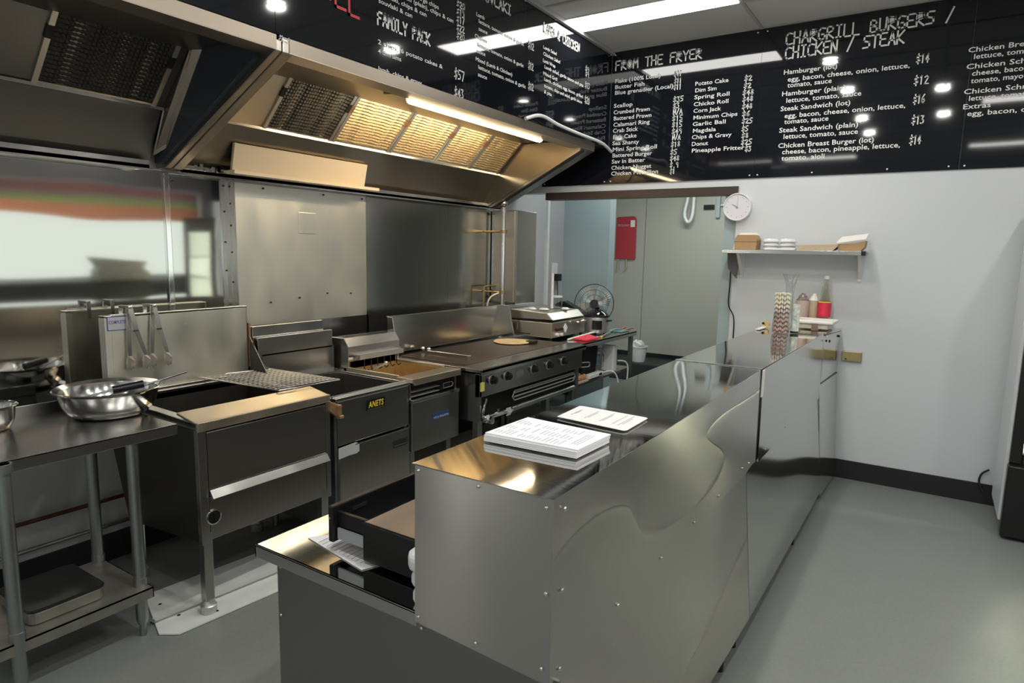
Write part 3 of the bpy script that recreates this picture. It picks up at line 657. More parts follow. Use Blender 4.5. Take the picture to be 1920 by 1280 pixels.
# gas riser
gp = thing('gas_riser', 'chrome vertical gas pipe with a round cap at the right end of the splashback', 'pipe', (-3.37, 5.0, 1.2))
ob('pipe', one(cyl, (-3.37, 5.02, 1.0), (-3.37, 5.02, 2.10), .02), 'bright', gp, smooth=True)
bm = B(); ball(bm, (-3.37, 5.02, 2.135), .034); cyl(bm, (-3.37, 5.02, 2.06), (-3.37, 5.02, 2.10), .028); ob('round_cap', bm, 'bright', gp, smooth=True)
for z in (1.88, 1.32):
    bm = B(); cyl(bm, (-3.37, 5.02, z-.015), (-3.37, 5.02, z+.015), .032); cyl(bm, (-3.37, 5.02, z), (-3.59, 5.02, z), .010, n=8); ob('pipe_clamp', bm, 'brass', gp, smooth=True)
tag(ob('copper_line', one(tube, [(-3.52, 4.93, 1.0), (-3.52, 4.93, 1.33), (-3.52, 4.97, 1.37), (-3.52, 5.14, 1.37)], .009), 'brass'), 'thin brass gas line bent beside the chrome gas pipe', 'pipe')
(ob('braided_hose', one(tube, [(-3.46, 4.90, 1.0), (-3.46, 4.90, 1.18), (-3.45, 4.94, 1.27), (-3.40, 5.00, 1.31)], .010), 'sil', gp))
# electrical cabinet
ec = thing('electrical_cabinet', 'tall narrow stainless cabinet on the wall beyond the chrome gas pipe', 'cabinet', (-3.42, 5.4, 1.2))
ob('body', one(box, XL+.012, -3.30, 5.14, 5.49, 1.20, 2.08), 'steel', ec, bevel=.004)
ob('door', one(box, XL+.05, -3.32, 5.125, 5.14, 1.22, 2.07), mat('cabinet_steel', (.50, .48, .44), .42, .85), ec, bevel=.003)
bm = B()
for z in (1.26, 2.05): box(bm, -3.56, -3.54, 5.11, 5.125, z-.012, z+.012)
ob('latch', bm, 'brass', ec)
tag(ob('wall_conduit', one(box, XL, XL+.03, 6.18, 6.22, 1.0, 2.6), 'white'), 'pale vertical conduit on the wall past the stainless cabinet', 'conduit')
sw = thing('power_socket', 'white wall socket with a black plug past the stainless cabinet', 'socket', (XL, 6.4, 1.45))
ob('plate', one(box, XL, XL+.012, 6.34, 6.46, 1.42, 1.58), 'white', sw, bevel=.003)
ob('plug', one(box, XL+.012, XL+.07, 6.37, 6.46, 1.38, 1.46), 'black', sw, bevel=.006)
ob('cord', one(tube, [(XL+.04, 6.41, 1.38), (XL+.05, 6.41, 1.2), (XL+.05, 6.38, 1.0)], .005, 6), 'black', sw)

# ================================================================ PREP TABLE
pt = thing('prep_table', 'stainless prep table with round legs and undershelf left of the char grill', 'table', (-2.95, 1.1, 0))
bm = B(); box(bm, -3.36, -2.725, .72, 1.515, .912, .92); box(bm, -2.729, -2.725, .72, 1.515, .872, .92); box(bm, -3.36, -2.73, 1.509, 1.515, .872, .92); box(bm, -3.36, -3.352, .72, 1.40, .86, .972)
ob('table_top', bm, 'appl', pt, bevel=.003)
for x, y in ((-2.76, 1.335), (-3.13, 1.335), (-2.72, .87), (-3.13, .87)):
    bm = B(); cyl(bm, (x, y, .08), (x, y, .912), .024, n=20); cyl(bm, (x, y, .06), (x, y, .085), .020, .024, n=20); cyl(bm, (x, y, 0), (x, y, .06), .013, n=12); cyl(bm, (x, y, .20), (x, y, .27), .027, n=20); cyl(bm, (x, y, .88), (x, y, .912), .032, n=20)
    ob('leg', bm, 'galv', pt, smooth=True)
bm = B(); box(bm, -3.15, -2.70, .74, 1.36, .228, .234); box(bm, -2.704, -2.70, .74, 1.36, .188, .234); box(bm, -3.15, -2.70, 1.356, 1.36, .188, .234)
ob('undershelf', bm, 'galvsheet', pt)
sc = thing('bench_scale', 'black topped flat bench scale with a scuffed silver base on the undershelf', 'scale', (-2.9, 1.08, .234))
bm = B(); rbox(bm, -3.07, -2.77, .93, 1.20, .236, .285, .03); o1 = ob('base', bm, 'galvsheet', sc, bevel=.006); 
bm = B(); rbox(bm, -3.075, -2.765, .925, 1.205, .286, .298, .03); o2 = ob('platform', bm, 'black', sc, bevel=.004)
# bowls
def bowl(cx, cy, z, R, Hh, label):
    t = thing('mixing_bowl', label, 'bowl', (cx, cy, z)); bm = B()
    lathe(bm, (cx, cy, z), [(0.001, 0), (R*.62, 0), (R*.72, .008), (R*.88, Hh*.45), (R*.93, Hh*.92), (R, Hh), (R+.004, Hh+.003), (R, Hh+.006), (R*.91, Hh*.93), (R*.85, Hh*.45), (R*.69, .014), (R*.6, .006), (.001, .006)], 40)
    ob('bowl_body', bm, mat('bowl_steel', (.66, .66, .65), .16, 1, bump=.04, bscale=(20, 20, 80), rvar=.03), t, smooth=True); return t
bowl(-3.13, 1.43, .9205, .216, .122, 'wide stainless mixing bowl holding utensils on the prep table')
b2 = bowl(-3.22, 1.0, .9205, .10, .10, 'second small steel bowl at the back left of the prep table')
ld = thing('steel_ladle', 'thin steel handled utensil leaning out over the right rim of the bowl', 'utensil', (-3.15, 1.45, .95))
ob('handle', one(tube, [(-3.22, 1.36, .965), (-3.09, 1.60, 1.040), (-3.02, 1.74, 1.085)], .005, 8, False), 'steel', ld)
bm = B(); ball(bm, (-3.24, 1.36, .955), .028, 1, 1.3, .5); ob('spoon_head', bm, 'steel', ld, smooth=True)
kn = thing('whisk_handle', 'dark handled utensil lying across inside the mixing bowl', 'utensil', (-3.13, 1.45, .99))
bm = B(); tube(bm, [(-3.12, 1.44, 1.03), (-3.08, 1.56, 1.045)], .018, 10, False); ob('grip', bm, 'black', kn, smooth=True)
bm = B(); tube(bm, [(-3.24, 1.30, .99), (-3.12, 1.44, 1.03)], .004, 8, False); tube(bm, [(-3.20, 1.28, .985), (-3.12, 1.44, 1.03)], .004, 8, False); ob('shaft', bm, 'steel', kn)
# ================================================================ CHAR GRILL
cg = thing('char_grill', 'stainless char grill with a tall backsplash and deep black well', 'grill', (-3.0, 1.95, 0))
y0, y1 = 1.565, 2.315
for yy_, dy_ in ((y0, .012), (y1, -.012)):
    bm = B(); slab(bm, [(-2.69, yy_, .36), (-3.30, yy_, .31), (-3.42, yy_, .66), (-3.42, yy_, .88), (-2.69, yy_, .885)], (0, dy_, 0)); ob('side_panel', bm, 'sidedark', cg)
bm = B(); box(bm, -2.68, -2.662, y0+.045, y1-.03, .60, .868); ob('front_panel', bm, 'appl', cg, bevel=.002)
bm = B(); box(bm, -2.68, -2.664, y0+.045, y1-.03, .362, .566); ob('lower_panel', bm, 'appl', cg, bevel=.002)
for ya_, yb_ in ((y0, y0+.04), (y1-.028, y1)): ob('corner_post', one(box, -2.69, -2.66, ya_, yb_, .35, .885), 'appl', cg, bevel=.002)
bm = B(); slab(bm, [(-2.655, y0+.045, .60), (-2.655, y1-.03, .60), (-2.63, y1-.03, .565), (-2.63, y0+.045, .565)], (-.012, 0, -.006)); ob('handle_lip', bm, 'bright', cg)
bm = B(); slab(bm, [(-2.82, y0, .945), (-2.82, y1, .945), (-2.668, y1, .918), (-2.668, y0, .918)], (0, 0, -.012)); box(bm, -2.672, -2.655, y0, y1, .878, .92); ob('front_ledge', bm, 'hood_warm', cg, bevel=.003)
bm = B(); slab(bm, [(-3.42, y0, .93), (-2.668, y0, .918), (-2.668, y0, .885), (-3.42, y0, .88)], (0, .05, 0)); slab(bm, [(-3.42, y1, .93), (-2.668, y1, .918), (-2.668, y1, .885), (-3.42, y1, .88)], (0, -.03, 0)); box(bm, -3.42, -3.32, y0, y1, .90, .945); box(bm, -3.345, -3.335, y0+.04, y1, .90, .96); ob('top_frame', bm, 'steel', cg, bevel=.003)
bm = B(); box(bm, -3.33, -2.82, y0+.05, y1-.03, .55, .56); box(bm, -3.33, -3.32, y0+.05, y1-.03, .56, .93); box(bm, -2.83, -2.82, y0+.05, y1-.03, .56, .93); box(bm, -3.33, -2.82, y0+.05, y0+.06, .56, .91); box(bm, -3.33, -2.82, y1-.04, y1-.03, .56, .91); ob('grill_well', bm, 'soot', cg)
bm = B()
for k in range(20): cyl(bm, (-3.32, y0+.09+k*.032, .78), (-2.84, y0+.09+k*.032, .76), .006, n=6)
ob('cast_grate', bm, 'soot', cg)
bm = B(); box(bm, -3.42, -3.36, y0-.03, y0+.0, .93, 1.345); box(bm, -3.375, -3.36, y0, y1, .93, 1.352); slab(bm, [(-3.42, y0-.03, 1.345), (-3.42, y1, 1.352), (-3.36, y1, 1.352), (-3.36, y0-.03, 1.345)], (0, 0, -.01)); box(bm, -3.42, -3.36, y1-.006, y1, .93, 1.352)
ob('backsplash', bm, 'splash_worn', cg, bevel=.002)
st = ob('sticker', one(box, -3.3598, -3.3582, 1.545, 1.638, 1.272, 1.343), 'bluep', cg)
ob('sticker_face', one(box, -3.3585, -3.3575, 1.549, 1.634, 1.276, 1.339), 'card_l', st)
written('COMPLETE', (-3.3570, 1.552, 1.306), (0, 1, 0), (0, 0, 1), .079, .017, 'bluep', st, 'sticker_print', .02)
bm = B(); lathe(bm, (-2.663, 1.625, .468), [(.036, 0), (.036, .006), (.03, .008), (.028, .003)], 24, 'X'); ob('control_bezel', bm, 'bright', cg, smooth=True)
bm = B(); cyl(bm, (-2.666, 1.625, .468), (-2.652, 1.625, .468), .026, n=20); box(bm, -2.652, -2.645, 1.62, 1.63, .447, .489); ob('control_knob', bm, 'black', cg)
for x, y in ((-2.685, y0+.03), (-2.685, y1-.04), (-3.28, y0+.03), (-3.28, y1-.04)):
    bm = B(); box(bm, x-.022, x+.022, y-.022, y+.022, .07, .40); ob('leg', bm, 'appl', cg, bevel=.004)
    l = COL.objects[-1]; bm = B(); lathe(bm, (x, y, 0), [(.03, 0), (.036, .012), (.036, .045), (.03, .05), (.024, .075)], 20, cap0=True, cap1=True); ob('foot', bm, 'sil', cg, smooth=True)
bm = B(); slab(bm, [(-2.665, 2.30, .885), (-2.665, 2.345, .865), (-2.665, 2.37, .80), (-2.665, 2.35, .785), (-2.665, 2.30, .83)], (.03, 0, 0)); box(bm, -2.66, -2.62, 2.34, 2.365, .80, .86); box(bm, -2.66, -2.615, 2.345, 2.375, .782, .80)
ob('drip_bracket', bm, 'copper', cg, bevel=.004)
bm = B(); box(bm, -3.39, -3.35, 2.318, 2.33, .99, 1.25); ob('heat_shield_edge', bm, 'copper', cg)
wr_ = thing('wire_rack', 'wire cooling rack laid across the char grill and the first fryer', 'rack', (-3.1, 2.2, .96))
c0, c1, c2, c3 = Vector((-3.40, 2.02, .968)), Vector((-3.30, 2.42, .968)), Vector((-2.79, 2.50, .955)), Vector((-2.81, 2.11, .955))
bm = B(); tube(bm, [c0, c1, c2, c3, c0], .005, 6, False)
ob('rack_frame', bm, 'sil', wr_)
bm = B()
for k in range(1, 17): tube(bm, [c0.lerp(c3, k/17)+Vector((0, 0, .003)), c1.lerp(c2, k/17)+Vector((0, 0, .003))], .0016, 4, False)
for k in range(1, 14): tube(bm, [c0.lerp(c1, k/14), c3.lerp(c2, k/14)], .0017, 4, False)
ob('rack_wires', bm, 'sil', wr_)
def tongs(y, label, lean):
    t = thing('tongs', label, 'tongs', (-3.33, y, 1.08), 'tongs hung on the grill backsplash')
    def arm(nm, x, dy, dz):
        bm = B(); pts = [(x+.0, y, 1.385), (x+.004, y+lean*.35+dy*.4, 1.27), (x+.008, y+lean+dy, 1.14)]
        for a, b_, w0, w1 in ((pts[0], pts[1], .011, .012), (pts[1], pts[2], .012, .009)):
            slab(bm, [(a[0], a[1]-w0, a[2]), (a[0], a[1]+w0, a[2]), (b_[0], b_[1]+w1, b_[2]), (b_[0], b_[1]-w1, b_[2])], (.004, 0, 0))
        e = pts[2]
        slab(bm, [(e[0], e[1]-.009, e[2]), (e[0], e[1]+.009, e[2]), (e[0]+.006, e[1]+.022, e[2]-.03), (e[0]+.004, e[1]+.016, e[2]-.068), (e[0]+.004, e[1]+.006, e[2]-.062), (e[0]+.004, e[1], e[2]-.072), (e[0]+.004, e[1]-.008, e[2]-.062), (e[0]+.004, e[1]-.018, e[2]-.066), (e[0]+.006, e[1]-.022, e[2]-.03)], (.003, 0, 0))
        ob(nm, bm, 'bright', t)
    arm('arm', -3.335, .015, 0); arm('arm', -3.352, -.055, 0)
    bm = B(); box(bm, -3.425, -3.328, y-.010, y+.010, 1.378, 1.392); box(bm, -3.43, -3.424, y-.01, y+.01, 1.30, 1.392); ob('pivot_end', bm, 'bright', t, bevel=.003)
    bm = B(); box(bm, -3.34, -3.325, y+lean*.4-.012, y+lean*.4+.014, 1.262, 1.272); ob('locking_ring', bm, 'chrome', t)
tongs(1.645, 'steel scalloped tongs hung on the backsplash beside the blue printed sticker', .045)
tongs(1.765, 'steel scalloped tongs hung farther right, away from the sticker', .035)
# ================================================================ FRYER 1
f1 = thing('deep_fryer', 'dark fronted deep fryer with a yellow and black badge and a paper label', 'fryer', (-3.0, 2.65, 0))
y0, y1 = 2.355, 2.935
bm = B(); box(bm, -3.30, -2.675, y0, y0+.02, .12, .87); box(bm, -3.30, -2.675, y1-.02, y1, .12, .87); box(bm, -3.32, -3.30, y0, y1, .12, .87); ob('cabinet', bm, 'galv', f1)
ob('front_panel', one(box, -2.675, -2.655, y0+.01, y1, .617, .868), 'appl', f1, bevel=.003)
dr_ = ob('door', one(box, -2.675, -2.652, y0+.02, y1+.005, .14, .600), 'appl', f1, bevel=.003)
ob('door_edge', one(box, -2.66, -2.648, y0+.13, y1+.005, .600, .606), 'bright', dr_)
bm = B(); box(bm, -2.654, -2.6505, 2.79, 2.915, .50, .545); ob('handle_recess', bm, 'blackm', dr_); ob('handle_edge', one(box, -2.652, -2.648, 2.80, 2.905, .508, .514), 'galv', dr_)
bm = B(); slab(bm, [(-2.6515, 2.362, .545), (-2.6515, 2.362, .608), (-2.6515, 2.49, .614), (-2.6515, 2.515, .60), (-2.6515, 2.515, .558), (-2.6515, 2.495, .548), (-2.6515, 2.44, .550)], (.002, 0, 0)); lb = ob('paper_label', bm, mat('worn_label', (.42, .44, .43), .5), dr_)
bm = B()
for k in range(5): box(bm, -2.6492, -2.6488, 2.372, 2.372+(.06 if k else .1), .556+.010*k, .558+.010*k)
ob('label_print', bm, 'paperink', dr_)
bm = B(); slab(bm, [(-2.6545, 2.575, .778), (-2.6545, 2.578, .838), (-2.6545, 2.727, .838), (-2.6545, 2.722, .775)], (.002, 0, 0)); bd = ob('badge', bm, 'black', f1)
bm = B(); box(bm, -2.6525, -2.6515, 2.582, 2.717, .779, .782); ob('badge_rim', bm, 'brass', bd)
written('ANETS', (-2.6512, 2.592, .792), (0, 1, 0), (0, .12, 1), .118, .036, 'yellowp', bd, 'badge_print', .02)
bm = B(); box(bm, -2.72, -2.655, y0, y1+.01, .868, .885); box(bm, -2.695, -2.685, y0, y1+.01, .885, .896); box(bm, -3.25, -2.72, y0, y0+.02, .868, .893); box(bm, -3.25, -2.72, y1-.02, y1, .868, .893); ob('top_rim', bm, 'bright', f1, bevel=.002)
bm = B(); box(bm, -3.20, -2.72, y0+.02, y0+.03, .55, .88); box(bm, -3.20, -2.72, y1-.03, y1-.02, .55, .88); box(bm, -2.73, -2.72, y0+.02, y1-.02, .55, .88); box(bm, -3.21, -3.20, y0+.02, y1-.02, .55, .90); box(bm, -3.2, -2.72, y0+.02, y1-.02, .55, .56); ob('frying_tank', bm, 'appl', f1)
bm = B(); box(bm, -3.34, -3.30, y0+.01, y1-.02, .60, 1.06); box(bm, -3.30, -3.22, y0+.02, y1-.01, .885, .905); ob('flue_back', bm, 'appl', f1)
ob('flue_cap', one(box, -3.375, -3.34, y0-.02, y1-.07, 1.06, 1.228), 'bright', f1, bevel=.003)
bm = B(); box(bm, -3.325, -3.30, y0-.015, y1-.03, 1.048, 1.163); ob('flue_deflector', bm, 'steel', f1, bevel=.003)
ob('flue_gap', one(box, -3.34, -3.325, y0-.01, y1-.04, 1.06, 1.155), 'blackm', f1)
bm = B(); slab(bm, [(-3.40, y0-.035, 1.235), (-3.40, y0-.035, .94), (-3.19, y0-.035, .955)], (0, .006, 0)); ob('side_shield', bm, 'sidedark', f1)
for x in (-2.72, -3.26):
    for y in (y0+.04, y1-.04): bm = B(); cyl(bm, (x, y, 0), (x, y, .13), .02); ob('leg', bm, 'galv', f1)
# ================================================================ FRYER 2
f2 = thing('deep_fryer', 'fryer with an open golden brown tank, black control slot and a blue badge', 'fryer', (-3.0, 3.18, 0))
y0, y1 = 2.945, 3.415
bm = B(); box(bm, -3.25, -2.66, y0, y0+.015, .43, .88); box(bm, -3.25, -2.66, y1-.015, y1, .43, .90); box(bm, -3.27, -3.25, y0, y1, .43, .9); ob('cabinet', bm, 'appl', f2)
ob('front_panel', one(box, -2.66, -2.635, y0, y1, .44, .752), 'appl', f2, bevel=.003)
ob('panel_edge', one(box, -2.66, -2.628, y0, y1, .752, .772), 'bright', f2, bevel=.002)
bm = B(); box(bm, -2.74, -2.70, y0+.015, y1-.015, .77, .87); ob('control_recess', bm, 'blackm', f2)
bm = B(); box(bm, -2.70, -2.665, y0+.02, y0+.30, .812, .816); box(bm, -2.70, -2.665, y0+.02, y0+.30, .782, .785)
for a in (0, PI): pass
tube(bm, [(-2.665, y0+.34, .79), (-2.665, y0+.34, .822), (-2.665, y0+.43, .822), (-2.665, y0+.445, .808), (-2.665, y0+.43, .79), (-2.665, y0+.34, .79)], .0025, 6, False); ob('control_trim', bm, 'sil', f2)
bm = B(); cyl(bm, (-2.70, y0+.31, .80), (-2.655, y0+.31, .80), .018); box(bm, -2.668, -2.655, y0+.306, y0+.316, .80, .835); ob('control_knob', bm, 'black', f2)
bm = B(); box(bm, -2.76, -2.632, y0-.0, y1+.02, .878, .905); box(bm, -3.22, -2.76, y0, y0+.02, .885, .915); box(bm, -3.22, -2.76, y1-.02, y1, .885, .915); box(bm, -2.65, -2.632, y0+.02, y1+.02, .862, .885); ob('top_rim', bm, 'hood_warm', f2, bevel=.003)
bm = B(); box(bm, -3.20, -2.76, y0+.02, y0+.03, .55, .90); box(bm, -3.20, -2.76, y1-.03, y1-.02, .55, .90); box(bm, -2.77, -2.76, y0+.02, y1-.02, .55, .9); box(bm, -3.21, -3.2, y0+.02, y1-.02, .55, .95); box(bm, -3.2, -2.76, y0+.02, y1-.02, .55, .80); ob('frying_tank', bm, 'oil', f2)
bm = B(); slab(bm, [(-3.20, y0, .90), (-3.20, y0+.005, 1.05), (-3.24, y0+.005, 1.105), (-3.36, y0+.005, 1.105), (-3.36, y0, .90)], (0, .62-.13, 0)); ob('flue_box', bm, 'steel', f2, bevel=.003)
fb = COL.objects[-1]
ob('flue_slot', one(box, -3.315, -3.275, y0+.06, y1-.05, 1.1045, 1.1065), 'dark', f2)
bm = B(); box(bm, -3.20, -3.14, y0+.05, y1-.0, .985, .995); box(bm, -3.145, -3.138, y0+.05, y1, .965, .995); ob('basket_hanger', bm, 'sil', f2)
for k in range(6):
    bm = B(); y = y0+.10+k*.062; tube(bm, [(-3.15, y, .985), (-3.15, y, .90), (-3.13, y, .885), (-3.11, y, .90)], .004, 6, False); ob('hook', bm, 'dark', f2)
bm = B(); tube(bm, [(-3.0, y0+.02, .925), (-3.02, y0+.12, .93), (-3.05, y0+.2, .935)], .008, 8, False); ball(bm, (-3.05, y0+.2, .935), .014); ob('lift_rod', bm, 'bright', f2, smooth=True)
bb = ob('badge', one(box, -2.6355, -2.633, 3.14, 3.31, .605, .648), 'blue', f2)
written('PITCO FRIALATOR', (-2.6322, 3.15, .612), (0, 1, 0), (0, 0, 1), .15, .014, 'ink', bb, 'badge_print')
for x in (-2.70, -3.2):
    for y in (y0+.05, y1-.05): bm = B(); box(bm, x-.02, x+.02, y-.022, y+.022, .06, .44); cyl(bm, (x, y, 0), (x, y, .06), .016); ob('leg', bm, 'galv', f2, bevel=.003)
# ================================================================ GRIDDLE
gd = thing('gas_griddle', 'wide flat griddle with a brown plate, steel guards and black knobs', 'griddle', (-2.9, 4.25, 0))
y0, y1 = 3.47, 4.99
bm = B(); box(bm, -3.38, -2.50, y0, y0+.02, .54, .87); box(bm, -3.38, -2.56, y1-.02, y1, .45, .87); box(bm, -3.38, -3.36, y0, y1, .5, .9); ob('side_panel', bm, 'appl', gd)
bm = B(); box(bm, -2.54, -2.50, y0+.0, y1, .712, .875); ob('control_panel', bm, 'appl', gd, bevel=.003)
bm = B(); box(bm, -2.66, -2.475, y0-.01, y1+.02, .885, .91); box(bm, -2.49, -2.475, y0-.01, y1+.02, .866, .91); box(bm, -3.38, -2.66, y0-.01, y0+.06, .885, .908); box(bm, -3.38, -2.66, y1-.02, y1+.02, .885, .905); ob('top_frame', bm, 'steel', gd, bevel=.004)
ob('griddle_plate', one(box, -3.28, -2.66, y0+.06, y1-.02, .87, .915), 'plate', gd, bevel=.004)
ob('grease_gutter', one(box, -3.33, -3.28, y0+.3, y1-.02, .87, .905), 'blackm', gd)
bm = B(); slab(bm, [(-3.34, y0-.01, .905), (-3.34, y0-.01, 1.205), (-3.29, y0-.01, 1.205), (-3.24, y0-.01, .905)], (0, .012, 0)); box(bm, -3.35, -3.335, y0, y1, .925, 1.205); slab(bm, [(-3.34, y1-.012, .905), (-3.34, y1-.012, 1.205), (-3.27, y1-.012, 1.205), (-3.2, y1-.012, .905)], (0, .012, 0)); box(bm, -3.36, -3.33, y0, y1, 1.198, 1.208); ob('splash_guard', bm, 'steel', gd, bevel=.002)
bm = B(); box(bm, -2.82, -2.80, y0+.28, y0+.30, .915, .93); cyl(bm, (-3.20, y0+.28, .93), (-2.80, y0+.30, .93), .006); ball(bm, (-3.28, y0+.32, .935), .018); ball(bm, (-3.22, y0+.32, .935), .018); ob('scraper_rail', bm, 'bright', gd, smooth=True)
def knob(y, z):
    bm = B(); lathe(bm, (-2.50, y, z), [(.034, 0), (.034, .006), (.028, .010), (.026, .034), (.02, .038)], 20, 'X', cap1=True); k = ob('knob', bm, 'black', gd, smooth=True)
    bm = B(); lathe(bm, (-2.50, y, z), [(.040, 0), (.040, .004), (.035, .006)], 20, 'X'); ob('knob_ring', bm, 'sil', k, smooth=True)
for y in (3.615, 3.80, 4.165, 4.40, 4.64): knob(y, .815)
ob('rating_plate', one(box, -2.501, -2.497, 3.92, 4.02, .785, .845), 'galvsheet', gd)
ob('yellow_tag', one(box, -2.501, -2.492, 3.475, 3.515, .755, .815), mat('yellow_green_tag', (.60, .62, .12), .5), gd)
bm = B(); box(bm, -3.3, -2.62, y0+.03, y1-.03, .52, .71); ob('burner_box', bm, 'blackm', gd)
bm = B()
for z in (.655, .625): tube(bm, [(-2.545, y0+.50, z), (-2.545, y1-.06, z)], .006, 6, False)
tube(bm, [(-2.54, y0+.50, .60), (-2.54, y0+.47, .63), (-2.54, y0+.50, .672), (-2.54, y1-.08, .672), (-2.54, y1-.05, .64), (-2.54, y1-.08, .60), (-2.54, y0+.5, .60)], .005, 6, False); ob('drawer_handle', bm, 'sil', gd)
bm = B(); cyl(bm, (-2.55, y0+.45, .535), (-2.55, y1-.05, .535), .020); ob('gas_manifold', bm, 'galv', gd, smooth=True)
bm = B(); cyl(bm, (-2.50, y0+.03, .56), (-2.50, y0+.40, .555), .018); cyl(bm, (-2.52, y0+.10, .54), (-2.46, y0+.10, .54), .026); cyl(bm, (-2.50, y0+.30, .555), (-2.50, y0+.36, .555), .034, n=6); cyl(bm, (-2.50, y0+.22, .55), (-2.50, y0+.22, .60), .014); cyl(bm, (-2.50, y0+.05, .555), (-2.50, y0+.09, .555), .030, n=6); tube(bm, [(-2.50, y0+.04, .56), (-2.49, y0+.03, .62), (-2.50, y0+.08, .69)], .009); ob('gas_valve', bm, 'chrome', gd)
for x, y in ((-2.56, y0+.06), (-2.56, y1-.06), (-2.56, y0+1.0), (-3.3, y0+.06), (-3.3, y1-.06)): bm = B(); box(bm, x-.025, x+.025, y-.025, y+.025, .05, .54); cyl(bm, (x, y, 0), (x, y, .05), .02); ob('leg', bm, 'galv', gd, bevel=.003)
bm = B(); lathe(bm, (-3.02, 4.66, .917), [(.001, 0), (.15, .0), (.162, .006), (.155, .014), (.08, .018), (.001, .016)], 32)
for v in bm.verts: v.co.z += random.uniform(-.001, .002) if v.co.z > .92 else 0
tag(ob('flat_bread', bm, 'tan', smooth=True), 'pale round flat bread resting on the brown griddle plate', 'bread')
tag(ob('grill_weight', one(box, -2.90, -2.83, 4.69, 4.78, .916, .940), 'soot', bevel=.004), 'small dark iron block beside the bread on the griddle plate', 'block')
# ================================================================ FAR BENCH
fbh = thing('work_bench', 'stainless work bench with undershelf past the griddle, reaching through the opening', 'table', (-2.9, 5.7, 0))
bm = B(); box(bm, -3.38, -2.56, 5.03, 6.36, .885, .90); box(bm, -2.565, -2.56, 5.03, 6.36, .855, .90); box(bm, -3.38, -2.56, 6.355, 6.36, .855, .90); ob('bench_top', bm, 'steel_top', fbh, bevel=.003)
ob('undershelf', one(box, -3.36, -2.60, 5.06, 6.33, .50, .52), 'appl', fbh)
for x, y in ((-2.60, 5.07), (-2.60, 6.30), (-3.33, 5.07), (-3.33, 6.30)): bm = B(); box(bm, x-.02, x+.02, y-.02, y+.02, 0, .886); ob('leg', bm, 'galv', fbh, bevel=.003)
pg = thing('panini_press', 'boxy stainless contact grill with a hinged lid on the far bench', 'grill', (-3.1, 5.4, .90))
ob('base', one(box, -3.35, -2.85, 5.06, 5.72, .925, 1.065), 'press', pg, bevel=.006)
bm = B(); slab(bm, [(-3.35, 5.08, 1.075), (-3.35, 5.08, 1.17), (-2.92, 5.08, 1.15), (-2.85, 5.08, 1.085)], (0, .62, 0)); ob('lid', bm, 'press', pg, bevel=.008)
ob('lid_gap', one(box, -3.33, -2.87, 5.07, 5.71, 1.063, 1.077), 'black', pg)
ob('vent_frame', one(box, -3.31, -3.22, 5.056, 5.06, .975, 1.045), 'bright', pg); ob('vent_panel', one(box, -3.303, -3.227, 5.053, 5.057, .981, 1.039), 'galv', pg)
ob('drip_slot', one(box, -3.20, -3.08, 5.055, 5.061, .945, .953), 'blackm', pg)
bm = B(); slab(bm, [(-2.849, 5.27, 1.0), (-2.849, 5.31, 1.045), (-2.849, 5.35, 1.0), (-2.849, 5.31, .955)], (.004, 0, 0)); ob('dial_plate', bm, 'white', pg)
bm = B(); cyl(bm, (-2.85, 5.14, .955), (-2.825, 5.14, .955), .014); cyl(bm, (-2.85, 5.22, .95), (-2.825, 5.22, .95), .014); ob('button', bm, 'white', pg)
bm = B(); box(bm, -2.85, -2.835, 5.13, 5.25, .985, 1.01); ob('switch_strip', bm, 'blackm', pg)
bm = B(); tube(bm, [(-2.83, 5.46, 1.05), (-2.78, 5.46, 1.05), (-2.78, 5.6, 1.055), (-2.83, 5.6, 1.05)], .008); ob('handle', bm, 'chrome', pg)
for x in (-3.32, -2.88):
    for y in (5.09, 5.69): bm = B(); cyl(bm, (x, y, .90), (x, y, .926), .014); ob('foot', bm, 'black', pg)
for i, (x, y, s, lb_) in enumerate(((-3.05, 5.25, 1, 'front most white lid on the press lid'), (-3.14, 5.19, .8, 'small white lid tipped on the press lid beside the larger one'), (-2.93, 5.45, .8, 'small white cap toward the pot side of the press lid'))):
    bm = B(); lathe(bm, (x, y, 1.165), [(.001, .012), (.03*s, .014), (.048*s, .004), (.05*s, 0), (.001, 0)], 20); tag(ob('white_lid', bm, 'white', smooth=True), lb_, 'white_lid', 'white lids on the contact grill')  # loose small white lids on top of the press
tag(ob('white_tube', one(cyl, (-3.05, 5.40, 1.166), (-3.05, 5.40, 1.50), .0125), 'white', smooth=True), 'upright slim white tube standing on the contact grill', 'tube')
cn = thing('clear_canister', 'small clear canister with a pale lid beside the white tube', 'canister', (-2.95, 5.5, 1.16))
bm = B(); lathe(bm, (-3.06, 5.52, 1.165), [(.05, 0), (.05, .10), (.046, .10), (.046, .004), (.001, .004)], 20, cap0=True); ob('jar', bm, 'glass', cn, smooth=True)
bm = B(); cyl(bm, (-3.06, 5.52, 1.265), (-3.06, 5.52, 1.28), .052); ob('lid', bm, 'white', cn, smooth=True)
bm = B(); rbox(bm, -3.28, -2.98, 5.75, 6.1, .902, 1.10, .02); tag(ob('storage_tub', bm, 'galv', bevel=.006), 'grey metal tub behind the contact grill on the far bench', 'tub')
bm = B(); slab(bm, [(-3.35, 5.95, 1.23), (-3.2, 5.9, 1.275), (-3.0, 5.85, 1.20), (-2.96, 5.85, 1.17), (-3.1, 5.9, 1.19), (-3.35, 5.98, 1.18)], (0, .12, 0)); bm2 = ob('folded_cloth', bm, 'black', bevel=.01); bm2.location = (0, 0, -.075); tag(bm2, 'crumpled black cloth on top of the grey metal tub', 'cloth')
